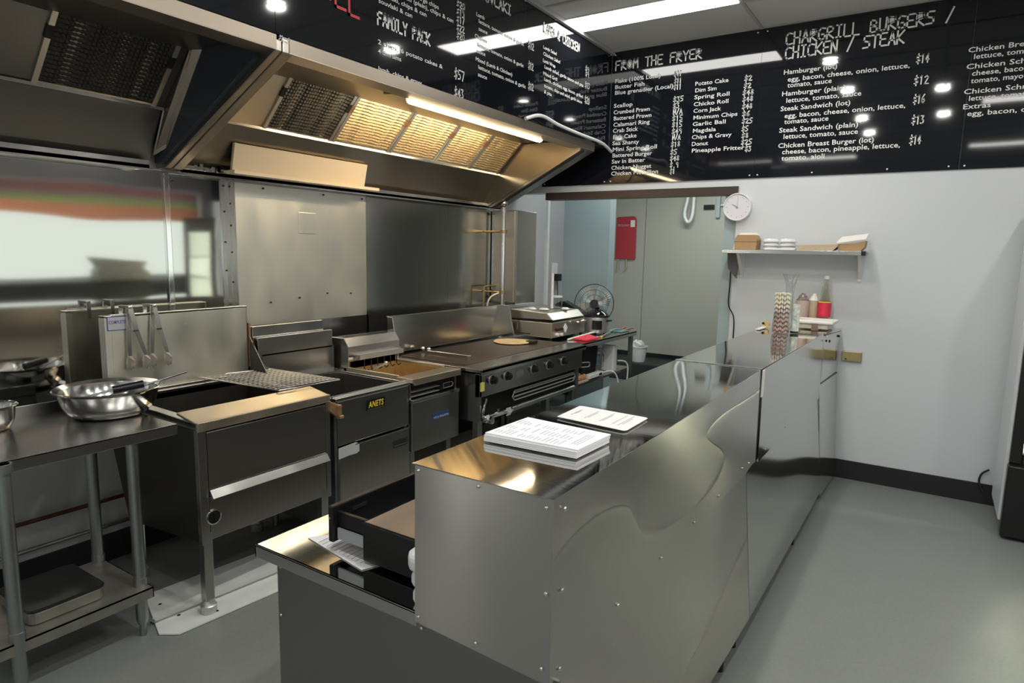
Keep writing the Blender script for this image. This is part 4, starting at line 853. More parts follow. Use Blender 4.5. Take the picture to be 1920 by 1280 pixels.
# slow cooker
sk = thing('slow_cooker', 'round grey slow cooker with a glass lid and black control panel', 'cooker', (-2.80, 5.85, .90))
cx, cy = -2.80, 5.88
bm = B(); lathe(bm, (cx, cy, .915), [(.105, 0), (.118, .02), (.122, .15), (.12, .155)], 32, cap0=True); ob('body', bm, 'sil', sk, smooth=True)
bm = B(); lathe(bm, (cx, cy, 1.07), [(.122, 0), (.130, .004), (.130, .016), (.115, .02)], 32, cap0=True, cap1=True); ob('rim', bm, 'black', sk, smooth=True)
bm = B(); lathe(bm, (cx, cy, 1.09), [(.118, 0), (.10, .02), (.06, .045), (.02, .055)], 32); ob('glass_lid', bm, 'glass', sk, smooth=True)
bm = B(); cyl(bm, (cx, cy, 1.14), (cx, cy, 1.165), .02, .026); ob('lid_knob', bm, 'black', sk, smooth=True)
bm = B(); a0 = math.radians(-62)
for a_ in range(6):
    t0, t1 = a0+a_*.13-.39, a0+(a_+1)*.13-.39
    slab(bm, [(cx+.124*math.cos(t0), cy+.124*math.sin(t0), .95), (cx+.124*math.cos(t1), cy+.124*math.sin(t1), .95), (cx+.124*math.cos(t1), cy+.124*math.sin(t1), 1.04), (cx+.124*math.cos(t0), cy+.124*math.sin(t0), 1.04)], (.006*math.cos(t0), .006*math.sin(t0), 0))
ob('control_panel', bm, 'black', sk)
for s in (-1, 1): bm = B(); box(bm, cx+s*.135-.02, cx+s*.135+.02, cy-.03, cy+.03, 1.03, 1.045); ob('handle', bm, 'chrome' if s < 0 else 'black', sk, bevel=.003)
for k in range(3): t = 2*PI*k/3; bm = B(); cyl(bm, (cx+.09*math.cos(t), cy+.09*math.sin(t), .90), (cx+.09*math.cos(t), cy+.09*math.sin(t), .917), .012); ob('foot', bm, 'black', sk)
# wire fan
fn = thing('desk_fan', 'round wire guarded fan with dull blades behind the slow cooker', 'fan', (-3.05, 6.22, .90))
fc = Vector((-2.98, 6.18, 1.17)); fd = Vector((.42, -.9, .08)).normalized(); q = fd.to_track_quat('Z', 'Y'); RF = .205
def fp(r, t, h): return fc+q@Vector((r*math.cos(t), r*math.sin(t), h))
bm = B()
for h, R_ in ((.0, RF), (.012, RF), (.05, RF*.45), (.035, RF*.72)): tube(bm, [fp(R_, 2*PI*i/36, h) for i in range(37)], .004 if R_ == RF else .0018, 5, False)
ob('guard_ring', bm, 'dark', fn)
bm = B()
for i in range(48): t = 2*PI*i/48; tube(bm, [fp(.04, t, .058), fp(RF*.6, t, .045), fp(RF, t, .006)], .0014, 4, False)
ob('guard_wires', bm, 'galv', fn)
bm = B(); cyl(bm, fp(0, 0, .050), fp(0, 0, .065), .045); ob('badge_cap', bm, 'black', fn)
for i in range(4):
    bm = B(); t = 2*PI*i/4+.3; slab(bm, [fp(.03, t-.3, .01), fp(.16, t-.42, .0), fp(.185, t, .015), (fp(.16, t+.4, .03)), fp(.03, t+.3, .02)], q@Vector((0, 0, .002))); ob('blade', bm, mat('smoky_blade', (.30, .31, .28), .25), fn)
bm = B(); cyl(bm, fp(0, 0, -.12), fp(0, 0, .0), .055, .04); ob('motor', bm, 'black', fn, smooth=True)
bm = B(); b0 = fp(0, 0, -.07); cyl(bm, (b0.x, b0.y, .93), b0, .014); cyl(bm, (b0.x, b0.y, .90), (b0.x, b0.y, .93), .10, .08, n=28); ob('stand', bm, 'black', fn, smooth=True)
bm = B(); box(bm, -2.78, -2.62, 6.1, 6.3, .902, .915); tag(ob('chopping_board', bm, 'tealc', bevel=.003), 'thin green grey board lying behind the slow cooker', 'board')
sp = thing('red_spatula', 'red and white plastic packet on the near edge of the far bench', 'packet', (-2.7, 5.35, .90))
bm = B(); slab(bm, [(-2.74, 5.28, .905), (-2.60, 5.25, .903), (-2.58, 5.48, .905), (-2.72, 5.52, .925)], (0, 0, .012)); ob('packet_body', bm, 'redl', sp)
bm = B(); tube(bm, [(-2.76, 5.20, .91), (-2.70, 5.62, .945)], .008, 6, False); ob('white_edge', bm, 'foam', sp)
yh = thing('wooden_spoon', 'long spoon with a yellow band lying by the slow cooker', 'spoon', (-2.62, 5.7, .9))
ob('handle', one(tube, [(-2.60, 5.55, .908), (-2.72, 6.08, .915)], .008, 8, False), 'galvsheet', yh); ob('yellow_band', one(tube, [(-2.603, 5.565, .908), (-2.609, 5.595, .9085)], .013, 8, False), 'yellowp', yh)
pl = thing('pliers', 'orange handled pliers on the far corner of the bench', 'pliers', (-2.68, 6.25, .9))
for s in (-1, 1): ob('handle', one(tube, [(-2.66, 6.20, .91), (-2.66+s*.03, 6.27, .92), (-2.64+s*.04, 6.34, .93)], .009, 8), 'orange', pl)
ob('jaw', one(tube, [(-2.66, 6.21, .91), (-2.70, 6.14, .915), (-2.73, 6.10, .905)], .009, 8), 'black', pl)
# things on the undershelf
bn = thing('black_bin', 'black plastic bin with a crumpled liner on the bench undershelf', 'bin', (-2.9, 5.5, .52))
bm = B(); slab(bm, [(-3.1, 5.42, .522), (-2.72, 5.42, .522), (-2.70, 5.42, .80), (-3.12, 5.42, .80)], (0, .30, 0)); ob('bin_body', bm, 'blackm', bn)
bm = B(); slab(bm, [(-2.9, 5.44, .80), (-2.86, 5.44, .85), (-2.83, 5.44, .80)], (0, .02, 0)); slab(bm, [(-2.8, 5.5, .80), (-2.76, 5.5, .845), (-2.73, 5.5, .80)], (0, .02, 0)); ob('liner_tip', bm, 'foam', bn)
bm = B(); rbox(bm, -2.76, -2.62, 5.93, 6.02, .521, .78, .02); tag(ob('white_box', bm, 'white', bevel=.006), 'upright white plastic box on the bench undershelf', 'box')
jr = thing('clear_jar', 'clear ribbed jar left of the white box on the undershelf', 'jar', (-2.74, 5.75, .52))
bm = B(); lathe(bm, (-2.72, 5.78, .521), [(.055, 0), (.058, .05), (.052, .06), (.058, .07), (.058, .18), (.04, .205), (.04, .225), (.036, .225), (.036, .2), (.054, .18), (.054, .07), (.048, .06), (.054, .05), (.05, .004), (.001, .004)], 20, cap0=True); ob('jar_body', bm, 'glass', jr, smooth=True); ob('cap', one(cyl, (-2.72, 5.78, .745), (-2.72, 5.78, .765), .042), 'sil', jr)
ob('cup_ring', one(tube, [(-2.66, 5.22, .70), (-2.60, 5.32, .70), (-2.60, 5.34, .68), (-2.60, 5.32, .66), (-2.66, 5.22, .66)], .006), 'sil', tag(thing('steel_hook', 'silver loop handle under the bench top by the griddle', 'hook', (-2.62, 5.3, .66)), 'silver loop handle under the bench top by the griddle', 'hook'))
et = thing('egg_tray', 'tray holding a small heap of brown eggs on the undershelf', 'tray', (-2.68, 5.25, .52))
ob('tray_base', one(box, -2.79, -2.61, 5.12, 5.36, .521, .535), 'kraftl', et)
for i in range(3):
    for j in range(4):
        bm = B(); ball(bm, (-2.77+.06*i+.01, 5.155+.055*j, .56), .024, 1, 1, 1.2); tag(ob('egg', bm, 'egg', smooth=True), 'brown egg standing in the tray on the undershelf', 'egg', 'brown eggs in the tray')
pb = thing('power_board', 'white power board with a white cord in front of the egg tray', 'power board', (-2.62, 5.55, .52))
bm = B(); slab(bm, [(-2.66, 5.36, .53), (-2.60, 5.36, .53), (-2.60, 5.66, .53), (-2.66, 5.66, .53)], (0, 0, .04)); ob('body', bm, 'white', pb, bevel=.008); ob('switch', one(box, -2.602, -2.597, 5.56, 5.62, .54, .562), 'black', pb)
ob('cord', one(tube, [(-2.62, 5.66, .55), (-2.56, 5.74, .56), (-2.52, 5.80, .50), (-2.50, 5.82, .30), (-2.5, 5.8, .02)], .008), 'whitecable', pb)
tag(ob('appliance_lead', one(tube, [(-2.62, 6.03, .62), (-2.57, 6.12, .60), (-2.55, 6.14, .50), (-2.56, 6.1, .2), (-2.56, 6.1, .02)], .008), 'whitecable'), 'white cord hanging from the undershelf past the white box', 'cord')
# back room objects
bk_ = thing('white_bucket', 'white bucket with a crumpled bag on the floor of the back room', 'bucket', (-3.4, 8.3, 0))
bm = B(); lathe(bm, (-3.30, 8.3, .24), [(.085, 0), (.115, .20), (.122, .20), (.122, .215), (.112, .215), (.08, .01), (.001, .01)], 28, cap0=True); ob('bucket_body', bm, 'white', bk_, smooth=True)
bm = B(); ball(bm, (-3.31, 8.3, .455), .085, 1, 1, .9, 10)
for v in bm.verts: v.co += Vector((random.uniform(-.02, .02), random.uniform(-.02, .02), random.uniform(-.02, .03)))
ob('crumpled_bag', bm, 'foam', bk_)
tag(ob('low_plinth', one(box, -4.2, -2.0, 8.1, 8.78, 0, .24), 'base', bevel=.01), 'low black plinth along the cool room panels under the bucket', 'plinth')
fb_ = thing('fire_blanket', 'red fire blanket pouch with two hanging pull tapes on the cool room panels', 'fire blanket', (-3.76, 8.79, 1.6))
bm = B(); slab(bm, [(-3.925, 8.798, 1.625), (-3.92, 8.798, 2.22), (-3.65, 8.798, 2.23), (-3.62, 8.798, 2.19), (-3.615, 8.798, 1.62)], (0, -.03, 0)); ob('pouch', bm, 'red', fb_, bevel=.01)
ob('white_tag', one(box, -3.70, -3.635, 8.764, 8.768, 2.08, 2.175), 'foam', fb_)
written('FIRE BLANKET', (-3.90, 8.764, 2.09), (1, 0, 0), (0, 0, 1), .18, .03, 'pinkish', fb_, 'pouch_print', .01)
for x in (-3.87, -3.745): ob('pull_tape', one(tube, [(x, 8.78, 1.63), (x, 8.775, 1.50), (x-.01 if x < -3.8 else x-.03, 8.77, 1.45)], .008, 6), 'kraftl', fb_)
bm = B()
tube(bm, [(-2.86, 8.75, 2.95), (-2.87, 8.72, 2.5), (-2.90, 8.7, 2.25), (-2.85, 8.7, 2.14), (-2.80, 8.7, 2.2), (-2.79, 8.72, 2.4), (-2.80, 8.75, 2.95)], .022, 10)
tag(ob('white_drain_hose', bm, 'white', smooth=True), 'loop of white hose hanging from the ceiling of the back room', 'hose')
tag(ob('control_display', one(box, -2.67, -2.53, 8.77, 8.80, 2.31, 2.37), 'black', bevel=.004), 'small dark display on the cool room panels near the jamb', 'display')
dc = thing('door_closer', 'pale door latch bracket high on the cool room panels', 'bracket', (-2.4, 8.78, 2.2))
bm = B(); box(bm, -2.50, -2.45, 8.76, 8.80, 2.20, 2.52); ob('upright', bm, 'bluewall', dc); bm = B(); tube(bm, [(-2.44, 8.77, 2.36), (-2.32, 8.76, 2.36), (-2.32, 8.76, 2.22)], .012, 8, False); ob('arm', bm, 'white', dc)

# ================================================================ SERVICE COUNTER
ct = thing('service_counter', 'long stainless service counter with a raised riveted front and lower bench', 'counter', (-1.1, 3.0, 0))
def wave_sheet(bm, p00, p10, p11, p01, n_out, nu, nv, amp, seed, th=.003):
    """thin sheet metal panel with shallow buckling; corners in order"""
    rnd = random.Random(seed); ph = [rnd.uniform(0, 6.28) for _ in range(6)]; n_out = Vector(n_out)
    P = [Vector(p) for p in (p00, p10, p11, p01)]; F_ = []
    for i in range(nu+1):
        row = []
        for j in range(nv+1):
            s, t = i/nu, j/nv
            p = (P[0]*(1-s)+P[1]*s)*(1-t)+(P[3]*(1-s)+P[2]*s)*t
            e = math.sin(PI*s)*math.sin(PI*t)
            w = amp*e*(.6*math.sin(3.1*s+ph[0])+.4*math.sin(5.5*t+ph[1])+.35*math.sin(7.5*s+4*t+ph[2]))
            row.append(bm.verts.new(p+n_out*w))
        F_.append(row)
    for i in range(nu):
        for j in range(nv): bm.faces.new((F_[i][j], F_[i+1][j], F_[i+1][j+1], F_[i][j+1]))
    bd = [F_[i][0] for i in range(nu+1)]+[F_[nu][j] for j in range(1, nv+1)]+[F_[i][nv] for i in range(nu-1, -1, -1)]+[F_[0][j] for j in range(nv-1, 0, -1)]
    back = [bm.verts.new(v.co-n_out*th) for v in bd]
    for k in range(len(bd)): bm.faces.new((bd[k], bd[(k+1) % len(bd)], back[(k+1) % len(bd)], back[k]))
# core framing
bm = B(); box(bm, -1.005, -.632, 1.14, 4.93, .80, 1.183); ob('upper_core', bm, 'appl', ct)
bm = B(); slab(bm, [(-1.56, 1.165, .10), (-.66, 1.165, .10), (-.66, 1.165, .765), (-1.56, 1.165, .765)], (0, 3.3, 0)); ob('lower_core', bm, 'blackm', ct)
ob('bench_side', one(box, -1.568, -1.56, 1.16, 4.9, .10, .765), 'appl', ct)
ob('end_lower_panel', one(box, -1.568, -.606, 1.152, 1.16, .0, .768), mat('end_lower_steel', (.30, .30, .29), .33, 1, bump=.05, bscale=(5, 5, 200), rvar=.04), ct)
bm = B(); box(bm, -1.65, -1.003, 1.135, 4.93, .797, .805); box(bm, -1.65, -1.003, 1.135, 1.143, .765, .805); box(bm, -1.65, -1.642, 1.135, 4.93, .765, .805); box(bm, -1.64, -.62, 1.145, 1.15, .765, .80)
ob('bench_top', bm, 'steel_top', ct, bevel=.003)
bm = B(); wave_sheet(bm, (-1.003, 1.13, .783), (-.618, 1.13, .765), (-.618, 1.13, 1.188), (-1.003, 1.13, 1.190), (0, -1, 0), 24, 24, .0012, 3)
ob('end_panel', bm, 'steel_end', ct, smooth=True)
bm = B(); wave_sheet(bm, (-1.01, 1.128, 1.191), (-.617, 1.126, 1.191), (-.62, 3.05, 1.191), (-1.02, 3.05, 1.191), (0, 0, 1), 16, 50, .0016, 5); ob('top_sheet', bm, 'steel_top', ct, smooth=True)
bm = B(); wave_sheet(bm, (-1.02, 3.062, 1.1905), (-.62, 3.062, 1.1905), (-.597, 4.93, 1.187), (-1.02, 4.93, 1.187), (0, 0, 1), 16, 50, .0016, 6); ob('top_sheet', bm, 'steel_top', ct, smooth=True)
ob('joint_strip', one(box, -1.02, -.616, 3.046, 3.066, 1.192, 1.1945), 'bright', ct)
bm = B(); wave_sheet(bm, (-.614, 1.126, .768), (-.612, 3.03, .752), (-.617, 3.03, 1.188), (-.617, 1.126, 1.190), (1, 0, 0), 60, 24, .003, 11); ob('upper_front_sheet', bm, 'steel_h', ct, smooth=True)
bm = B(); wave_sheet(bm, (-.608, 3.075, .750), (-.590, 4.86, .735), (-.596, 4.86, 1.184), (-.614, 3.075, 1.187), (1, 0, 0), 60, 24, .006, 12); ob('upper_front_sheet', bm, 'steel_h2', ct, smooth=True)
bm = B(); box(bm, -.64, -.616, 3.032, 3.072, .76, 1.186); ob('joint_gap', bm, 'blackm', ct)
ob('joint_cap', one(box, -.618, -.612, 3.06, 3.10, 1.06, 1.184), 'foam', ct)
bm = B(); wave_sheet(bm, (-.598, 1.15, .10), (-.552, 2.86, .09), (-.613, 2.86, .765), (-.619, 1.13, .775), (1, 0, 0), 60, 30, .006, 13); ob('lower_front_sheet', bm, 'steel_h', ct, smooth=True)
bm = B(); wave_sheet(bm, (-.552, 2.866, .09), (-.532, 4.862, .06), (-.598, 4.862, .745), (-.613, 2.866, .765), (1, 0, 0), 60, 30, .006, 14); ob('lower_front_sheet', bm, 'steel_h2', ct, smooth=True)
bm = B()
for x, z in ((-.99, 1.176), (-.813, 1.176), (-.637, 1.168), (-.632, .977), (-.638, .80), (-.815, .795), (-.99, .80)): ball(bm, (x, 1.128, z), .0055, 1, .6, 1, 8)
for y, z in ((1.165, 1.16), (1.165, .975), (1.165, .79), (1.48, .79), (1.80, .79), (2.12, .79), (2.42, .79), (2.78, .80), (2.9, .79)): ball(bm, (-.611, y, z), .0055, .6, 1, 1, 8)
for y in (3.2, 3.7, 4.2, 4.7): ball(bm, (-.603, y, .78), .0055, .6, 1, 1, 8)
for x, z in ((-1.55, .755), (-1.555, .60), (-1.0, .755)): ball(bm, (x, 1.15, z), .005, 1, .6, 1, 8)
ob('rivets', bm, 'chrome', ct, smooth=True)
for x, y in ((-.60, 2.55), (-.60, 2.75), (-.575, 4.0), (-1.5, 1.3), (-1.5, 4.0), (-1.5, 2.6)):
    bm = B(); cyl(bm, (x, y, 0), (x, y, .12), .022); ob('leg', bm, 'black', ct)
# gate at the wall end of the counter
gt = thing('counter_gate', 'short hinged gate closing the gap between the counter and the white wall', 'gate', (-.55, 5.15, 0))
bm = B(); wave_sheet(bm, (-.532, 4.868, .03), (-.505, 5.47, .03), (-.557, 5.47, .825), (-.596, 4.868, .825), (1, 0, 0), 20, 20, .002, 21); ob('gate_panel', bm, 'steel_h2', gt, smooth=True)
bm = B(); wave_sheet(bm, (-.592, 4.868, .83), (-.557, 5.47, .83), (-.555, 5.47, 1.165), (-.592, 4.868, 1.167), (1, 0, 0), 20, 20, .002, 22); ob('gate_panel', bm, 'steel_h2', gt, smooth=True)
bm = B(); slab(bm, [(-.66, 4.866, .03), (-.537, 4.866, .03), (-.601, 4.866, .825), (-.598, 4.866, 1.165), (-.66, 4.866, 1.165)], (0, .003, 0)); ob('gate_edge', bm, 'steel_h2', gt)
bm = B(); slab(bm, [(-1.0, 4.94, 1.168), (-.582, 4.94, 1.168), (-.553, 5.47, 1.168), (-1.0, 5.47, 1.168)], (0, 0, -.02)); ob('gate_top', bm, 'steel_top', gt)
bm = B(); slab(bm, [(-.598, 4.88, .838), (-.562, 5.44, .838), (-.562, 5.44, .828), (-.598, 4.88, .828)], (.009, 0, 0)); slab(bm, [(-.590, 4.93, 1.169), (-.558, 5.47, 1.150), (-.551, 5.47, 1.150), (-.582, 4.93, 1.169)], (0, 0, .004)); ob('seal_strip', bm, 'dark', gt)
bm = B()
for y, z in ((5.0, 1.12), (5.38, 1.12)): ball(bm, (-.573 if y < 5.2 else -.556, y, z), .01, .7, 1, 1, 8)
cyl(bm, (-.60, 5.33, 1.155), (-.60, 5.33, 1.165), .012); ob('gate_screws', bm, 'black', gt)
ob('back_panel', one(box, -1.0, -.99, 4.95, 5.47, .1, 1.15), 'appl', gt)
bp = thing('wall_latch', 'dull brass latch plate on the white wall at the end of the gate', 'latch', (-.46, 5.48, .96))
ob('plate', one(box, -.535, -.40, 5.475, 5.499, .925, .999), 'brass', bp, bevel=.003)
ob('screw', one(cyl, (-.505, 5.474, .94), (-.505, 5.468, .94), .006), 'dark', bp)
# ---------------------------------------------------------------- on the counter
Zt = 1.1955
def sheet(bm, pts, z, th, wob=.0):
    slab(bm, [(x, y, z+random.uniform(0, wob)) for x, y in pts], (0, 0, th))
ps = thing('paper_stack', 'thick stack of printed white order sheets near the counter end', 'papers', (-.86, 1.53, Zt))
for k in range(5):
    dx, dy = random.uniform(-.003, .003), random.uniform(-.003, .003)
    bm = B(); sheet(bm, [(-.972+dx, 1.372+dy), (-.700+dx, 1.385+dy), (-.692+dx, 1.562+dy), (-.966+dx, 1.580+dy)], Zt+.0045*k, .0038); ob('sheet_bundle', bm, 'paper', ps)
bm = B(); zz = Zt+.0045*5+.0002
for r in range(3):
    for k in range(17):
        x = -.955+k*.0122; l = random.uniform(.02, .045)
        if random.random() < .85: box(bm, x, x+.002, 1.395+r*.055, 1.395+r*.055+l, zz-.001, zz)
for k in range(3): box(bm, -.735+.008*k, -.7335+.008*k, 1.42, 1.52, zz-.001, zz)
ob('print_lines', bm, 'paperink', ps)
lm = thing('laminated_notice', 'single white laminated notice beyond the paper stack on the counter', 'notice', (-.82, 1.79, Zt))
bm = B(); sheet(bm, [(-.937, 1.712), (-.707, 1.69), (-.7, 1.70), (-.702, 1.865), (-.71, 1.872), (-.935, 1.885), (-.945, 1.878)], Zt, .0015); ob('sheet', bm, 'white', lm)
bm = B()
for x, a, b_ in ((-.915, 1.76, 1.84), (-.911, 1.78, 1.82), (-.862, 1.745, 1.85), (-.856, 1.76, 1.83), (-.81, 1.74, 1.855), (-.804, 1.75, 1.83), (-.765, 1.735, 1.855), (-.745, 1.73, 1.86), (-.738, 1.75, 1.83)): box(bm, x, x+.0035, a, b_, Zt+.0014, Zt+.0019)
ob('print_lines', bm, 'paperink', lm)
# ---------------------------------------------------------------- till end
Zb = .8065
cd = thing('cash_drawer', 'black cash drawer standing open behind the raised end panel', 'till', (-1.1, 1.4, Zb))
bm = B(); box(bm, -1.29, -1.01, 1.232, 1.64, Zb+.012, Zb+.125); ob('housing', bm, 'black', cd, bevel=.003); ob('housing_top', one(box, -1.283, -1.012, 1.237, 1.635, Zb+.1255, Zb+.1275), 'brownlid', cd)
bm = B(); box(bm, -1.405, -1.29, 1.245, 1.257, Zb+.075, Zb+.125); box(bm, -1.405, -1.29, 1.615, 1.627, Zb+.05, Zb+.125); box(bm, -1.405, -1.29, 1.257, 1.615, Zb+.05, Zb+.058)
ob('drawer_tray', bm, 'black', cd)
bm = B(); box(bm, -1.425, -1.405, 1.225, 1.65, Zb+.035, Zb+.145); ob('drawer_front', bm, 'black', cd, bevel=.004)
bm = B(); box(bm, -1.40, -1.292, 1.238, 1.245, Zb+.045, Zb+.078); box(bm, -1.40, -1.292, 1.245, 1.25, Zb+.07, Zb+.082); ob('slide_rail', bm, mat('grey_rail', (.42, .45, .47), .4, .3), cd)
bm = B(); box(bm, -1.4035, -1.402, 1.30, 1.36, Zb+.11, Zb+.118); cyl(bm, (-1.415, 1.2245, Zb+.11), (-1.415, 1.222, Zb+.11), .004, n=10); ob('screw', bm, 'bright', cd)
for x in (-1.27, -1.04):
    for y in (1.26, 1.61): bm = B(); cyl(bm, (x, y, Zb), (x, y, Zb+.013), .012); ob('foot', bm, 'black', cd)
pp = thing('printed_sheet', 'white printed sheet lying half under the open drawer', 'paper', (-1.4, 1.28, Zb))
bm = B(); sheet(bm, [(-1.555, 1.255), (-1.47, 1.36), (-1.2, 1.36), (-1.268, 1.205)], Zb, .0012); ob('sheet', bm, 'paper', pp)
bm = B()
for k in range(11): box(bm, -1.50+.02*k, -1.497+.02*k, 1.25-.002*k, 1.31-.002*k+random.uniform(-.02, .01), Zb+.0011, Zb+.0016)
ob('print_lines', bm, 'paperink', pp)
tm = thing('card_terminal', 'white card terminal leaning on top of the two paper packs at the till', 'terminal', (-1.0, 1.15, Zb))
bm = B(); slab(bm, [(-1.055, 1.15, Zb+.10), (-1.035, 1.13, Zb+.094), (-.95, 1.128+.0, Zb+.088), (-.93, 1.20, Zb+.094), (-1.03, 1.215, Zb+.105), (-1.055, 1.20, Zb+.104)], (0, 0, .038))
for v in bm.verts: v.co.y += .012
ob('shell', bm, 'white', tm, bevel=.010); bm = B(); box(bm, -1.028, -1.0, 1.162, 1.20, Zb+.138, Zb+.1405); ob('mark', bm, 'paper', tm)
for k, (x, z, lab) in enumerate(((-1.045, .045, 'upper of the two white paper packs under the card terminal'), (-1.04, .0, 'lower of the two white paper packs under the card terminal'))):
    bm = B(); rbox(bm, x, -.93+.0, 1.152, 1.215, Zb+z+.001, Zb+z+.042, .02); tag(ob('paper_pack', bm, 'paper', bevel=.012), lab, 'paper')
# ---------------------------------------------------------------- jars and bottles at the far end
sj = thing('straw_jar', 'jar of red and white chevron paper straws on the counter', 'jar', (-.84, 4.62, 1.19))
jx, jy = -.835, 4.62
bm = B(); lathe(bm, (jx, jy, 1.1925), [(.052, 0), (.054, .05), (.047, .14), (.040, .19), (.038, .19), (.045, .14), (.051, .05), (.048, .004), (.001, .004)], 28, cap0=True); ob('jar_body', bm, 'glass', sj, smooth=True)
stw = mat('paper_straw', (.80, .78, .72), .6)
def straw_material():
    m = bpy.data.materials.new('chevron_straw'); m.use_nodes = True; nt = m.node_tree; N = nt.nodes; L = nt.links; b = N['Principled BSDF']; b.inputs['Roughness'].default_value = .6
    tc = N.new('ShaderNodeTexCoord'); sx = N.new('ShaderNodeSeparateXYZ'); L.new(tc.outputs['Object'], sx.inputs[0])
    wv = N.new('ShaderNodeMath'); wv.operation = 'PINGPONG'; wv.inputs[1].default_value = .016; L.new(sx.outputs[0], wv.inputs[0])
    ad = N.new('ShaderNodeMath'); ad.operation = 'ADD'; L.new(sx.outputs[2], ad.inputs[0]); L.new(wv.outputs[0], ad.inputs[1])
    mo = N.new('ShaderNodeMath'); mo.operation = 'PINGPONG'; mo.inputs[1].default_value = .015; L.new(ad.outputs[0], mo.inputs[0])
    gt_ = N.new('ShaderNodeMath'); gt_.operation = 'GREATER_THAN'; gt_.inputs[1].default_value = .0085; L.new(mo.outputs[0], gt_.inputs[0])
    hz = N.new('ShaderNodeMapRange'); hz.inputs[1].default_value = 1.30; hz.inputs[2].default_value = 1.44; L.new(sx.outputs[2], hz.inputs[0])
    cr_ = N.new('ShaderNodeValToRGB'); cr_.color_ramp.elements[0].color = (.50, .10, .09, 1); cr_.color_ramp.elements[1].color = (.42, .44, .20, 1); e = cr_.color_ramp.elements.new(.45); e.color = (.22, .17, .13, 1)
    L.new(hz.outputs[0], cr_.inputs[0])
    mx = N.new('ShaderNodeMix'); mx.data_type = 'RGBA'; L.new(gt_.outputs[0], mx.inputs[0]); mx.inputs[6].default_value = (.82, .79, .74, 1); L.new(cr_.outputs[0], mx.inputs[7]); L.new(mx.outputs[2], b.inputs['Base Color']); return m
stm = straw_material()
for k in range(37):
    if k == 0: r_, t = 0, 0
    elif k < 7: r_, t = .0125, k*PI/3
    elif k < 19: r_, t = .025, k*PI/6
    else: r_, t = .0365, k*PI/9
    x, y = jx+r_*math.cos(t), jy+r_*math.sin(t)
    bm = B(); cyl(bm, (x, y, 1.198), (jx+(x-jx)*1.22, jy+(y-jy)*1.22, 1.455+random.uniform(0, .012)), .0058, n=8)
    tag(ob('paper_straw', bm, stm, smooth=True), 'chevron striped paper straw standing in the straw jar', 'straw', 'striped paper straws in the jar')
gj = thing('spotted_tin', 'slim white and green patterned tin beside the straw jar', 'tin', (-.755, 4.66, 1.19))
bm = B(); cyl(bm, (-.757, 4.68, 1.205), (-.757, 4.68, 1.385), .026, n=20); ob('tin_body', bm, mat('patterned_tin', (.72, .75, .70), .4, noise=(.30, .36, .30), nscale=45), gj, smooth=True); bm = B(); cyl(bm, (-.757, 4.68, 1.192), (-.757, 4.68, 1.206), .027, n=20); ob('tin_foot', bm, 'dark', gj, smooth=True)
cf = thing('glass_carafe', 'tall clear glass carafe with a flared mouth behind the straws', 'carafe', (-.80, 4.86, 1.19))
bm = B(); lathe(bm, (-.835, 4.86, 1.1915), [(.060, 0), (.064, .03), (.058, .10), (.034, .18), (.028, .25), (.030, .31), (.046, .37), (.056, .39), (.054, .39), (.043, .368), (.027, .31), (.025, .25), (.031, .18), (.055, .10), (.061, .03), (.056, .006), (.001, .006)], 32, cap0=True); ob('carafe_body', bm, 'glass', cf, smooth=True)
TZ = 1.172
tr = thing('foam_clamshell', 'closed white foam takeaway tray with a dark clip on the gate top', 'box', (-.68, 5.18, TZ))
bm = B(); slab(bm, [(-.80, 5.06, TZ+.02), (-.60, 5.06, TZ+.02), (-.585, 5.26, TZ+.02), (-.80, 5.28, TZ+.02)], (0, 0, .035)); ob('tray_base', bm, 'foam', tr, bevel=.008)
bm = B(); slab(bm, [(-.83, 5.03, TZ+.058), (-.565, 5.03, TZ+.058), (-.555, 5.29, TZ+.058), (-.83, 5.31, TZ+.058)], (0, 0, .022)); ob('tray_lid', bm, 'foam', tr, bevel=.008)
bm = B(); slab(bm, [(-.705, 5.024, TZ+.012), (-.655, 5.024, TZ+.012), (-.663, 5.024, TZ+.055), (-.697, 5.024, TZ+.055)], (0, .012, 0)); ob('dark_clip', bm, 'brownlid', tr)
tag(ob('cardboard_pad', one(box, -.87, -.60, 5.0, 5.33, 1.170, 1.173), 'kraftl'), 'pale cardboard pad under the foam tray', 'cardboard')
bt = thing('glass_bottle', 'clear glass bottle with a white cap and a red label', 'bottle', (-.69, 5.38, TZ))
bx, by = -.675, 5.405
bm = B(); lathe(bm, (bx, by, TZ), [(.044, 0), (.046, .02), (.046, .20), (.040, .23), (.020, .32), (.017, .36), (.017, .375), (.014, .375), (.014, .36), (.017, .32), (.037, .23), (.043, .20), (.043, .02), (.041, .005), (.001, .005)], 28, cap0=True); ob('bottle_body', bm, 'bottleglass', bt, smooth=True)
bm = B(); lathe(bm, (bx, by, TZ+.085), [(.0468, 0), (.0468, .105)], 28); ob('red_label', bm, 'redl', bt, smooth=True)
bm = B(); lathe(bm, (bx, by, TZ+.192), [(.0466, 0), (.0466, .01)], 28); ob('label_edge', bm, 'yellow', bt, smooth=True)
ob('cap', one(cyl, (bx, by, TZ+.370), (bx, by, TZ+.395), .020), 'white', bt, smooth=True)
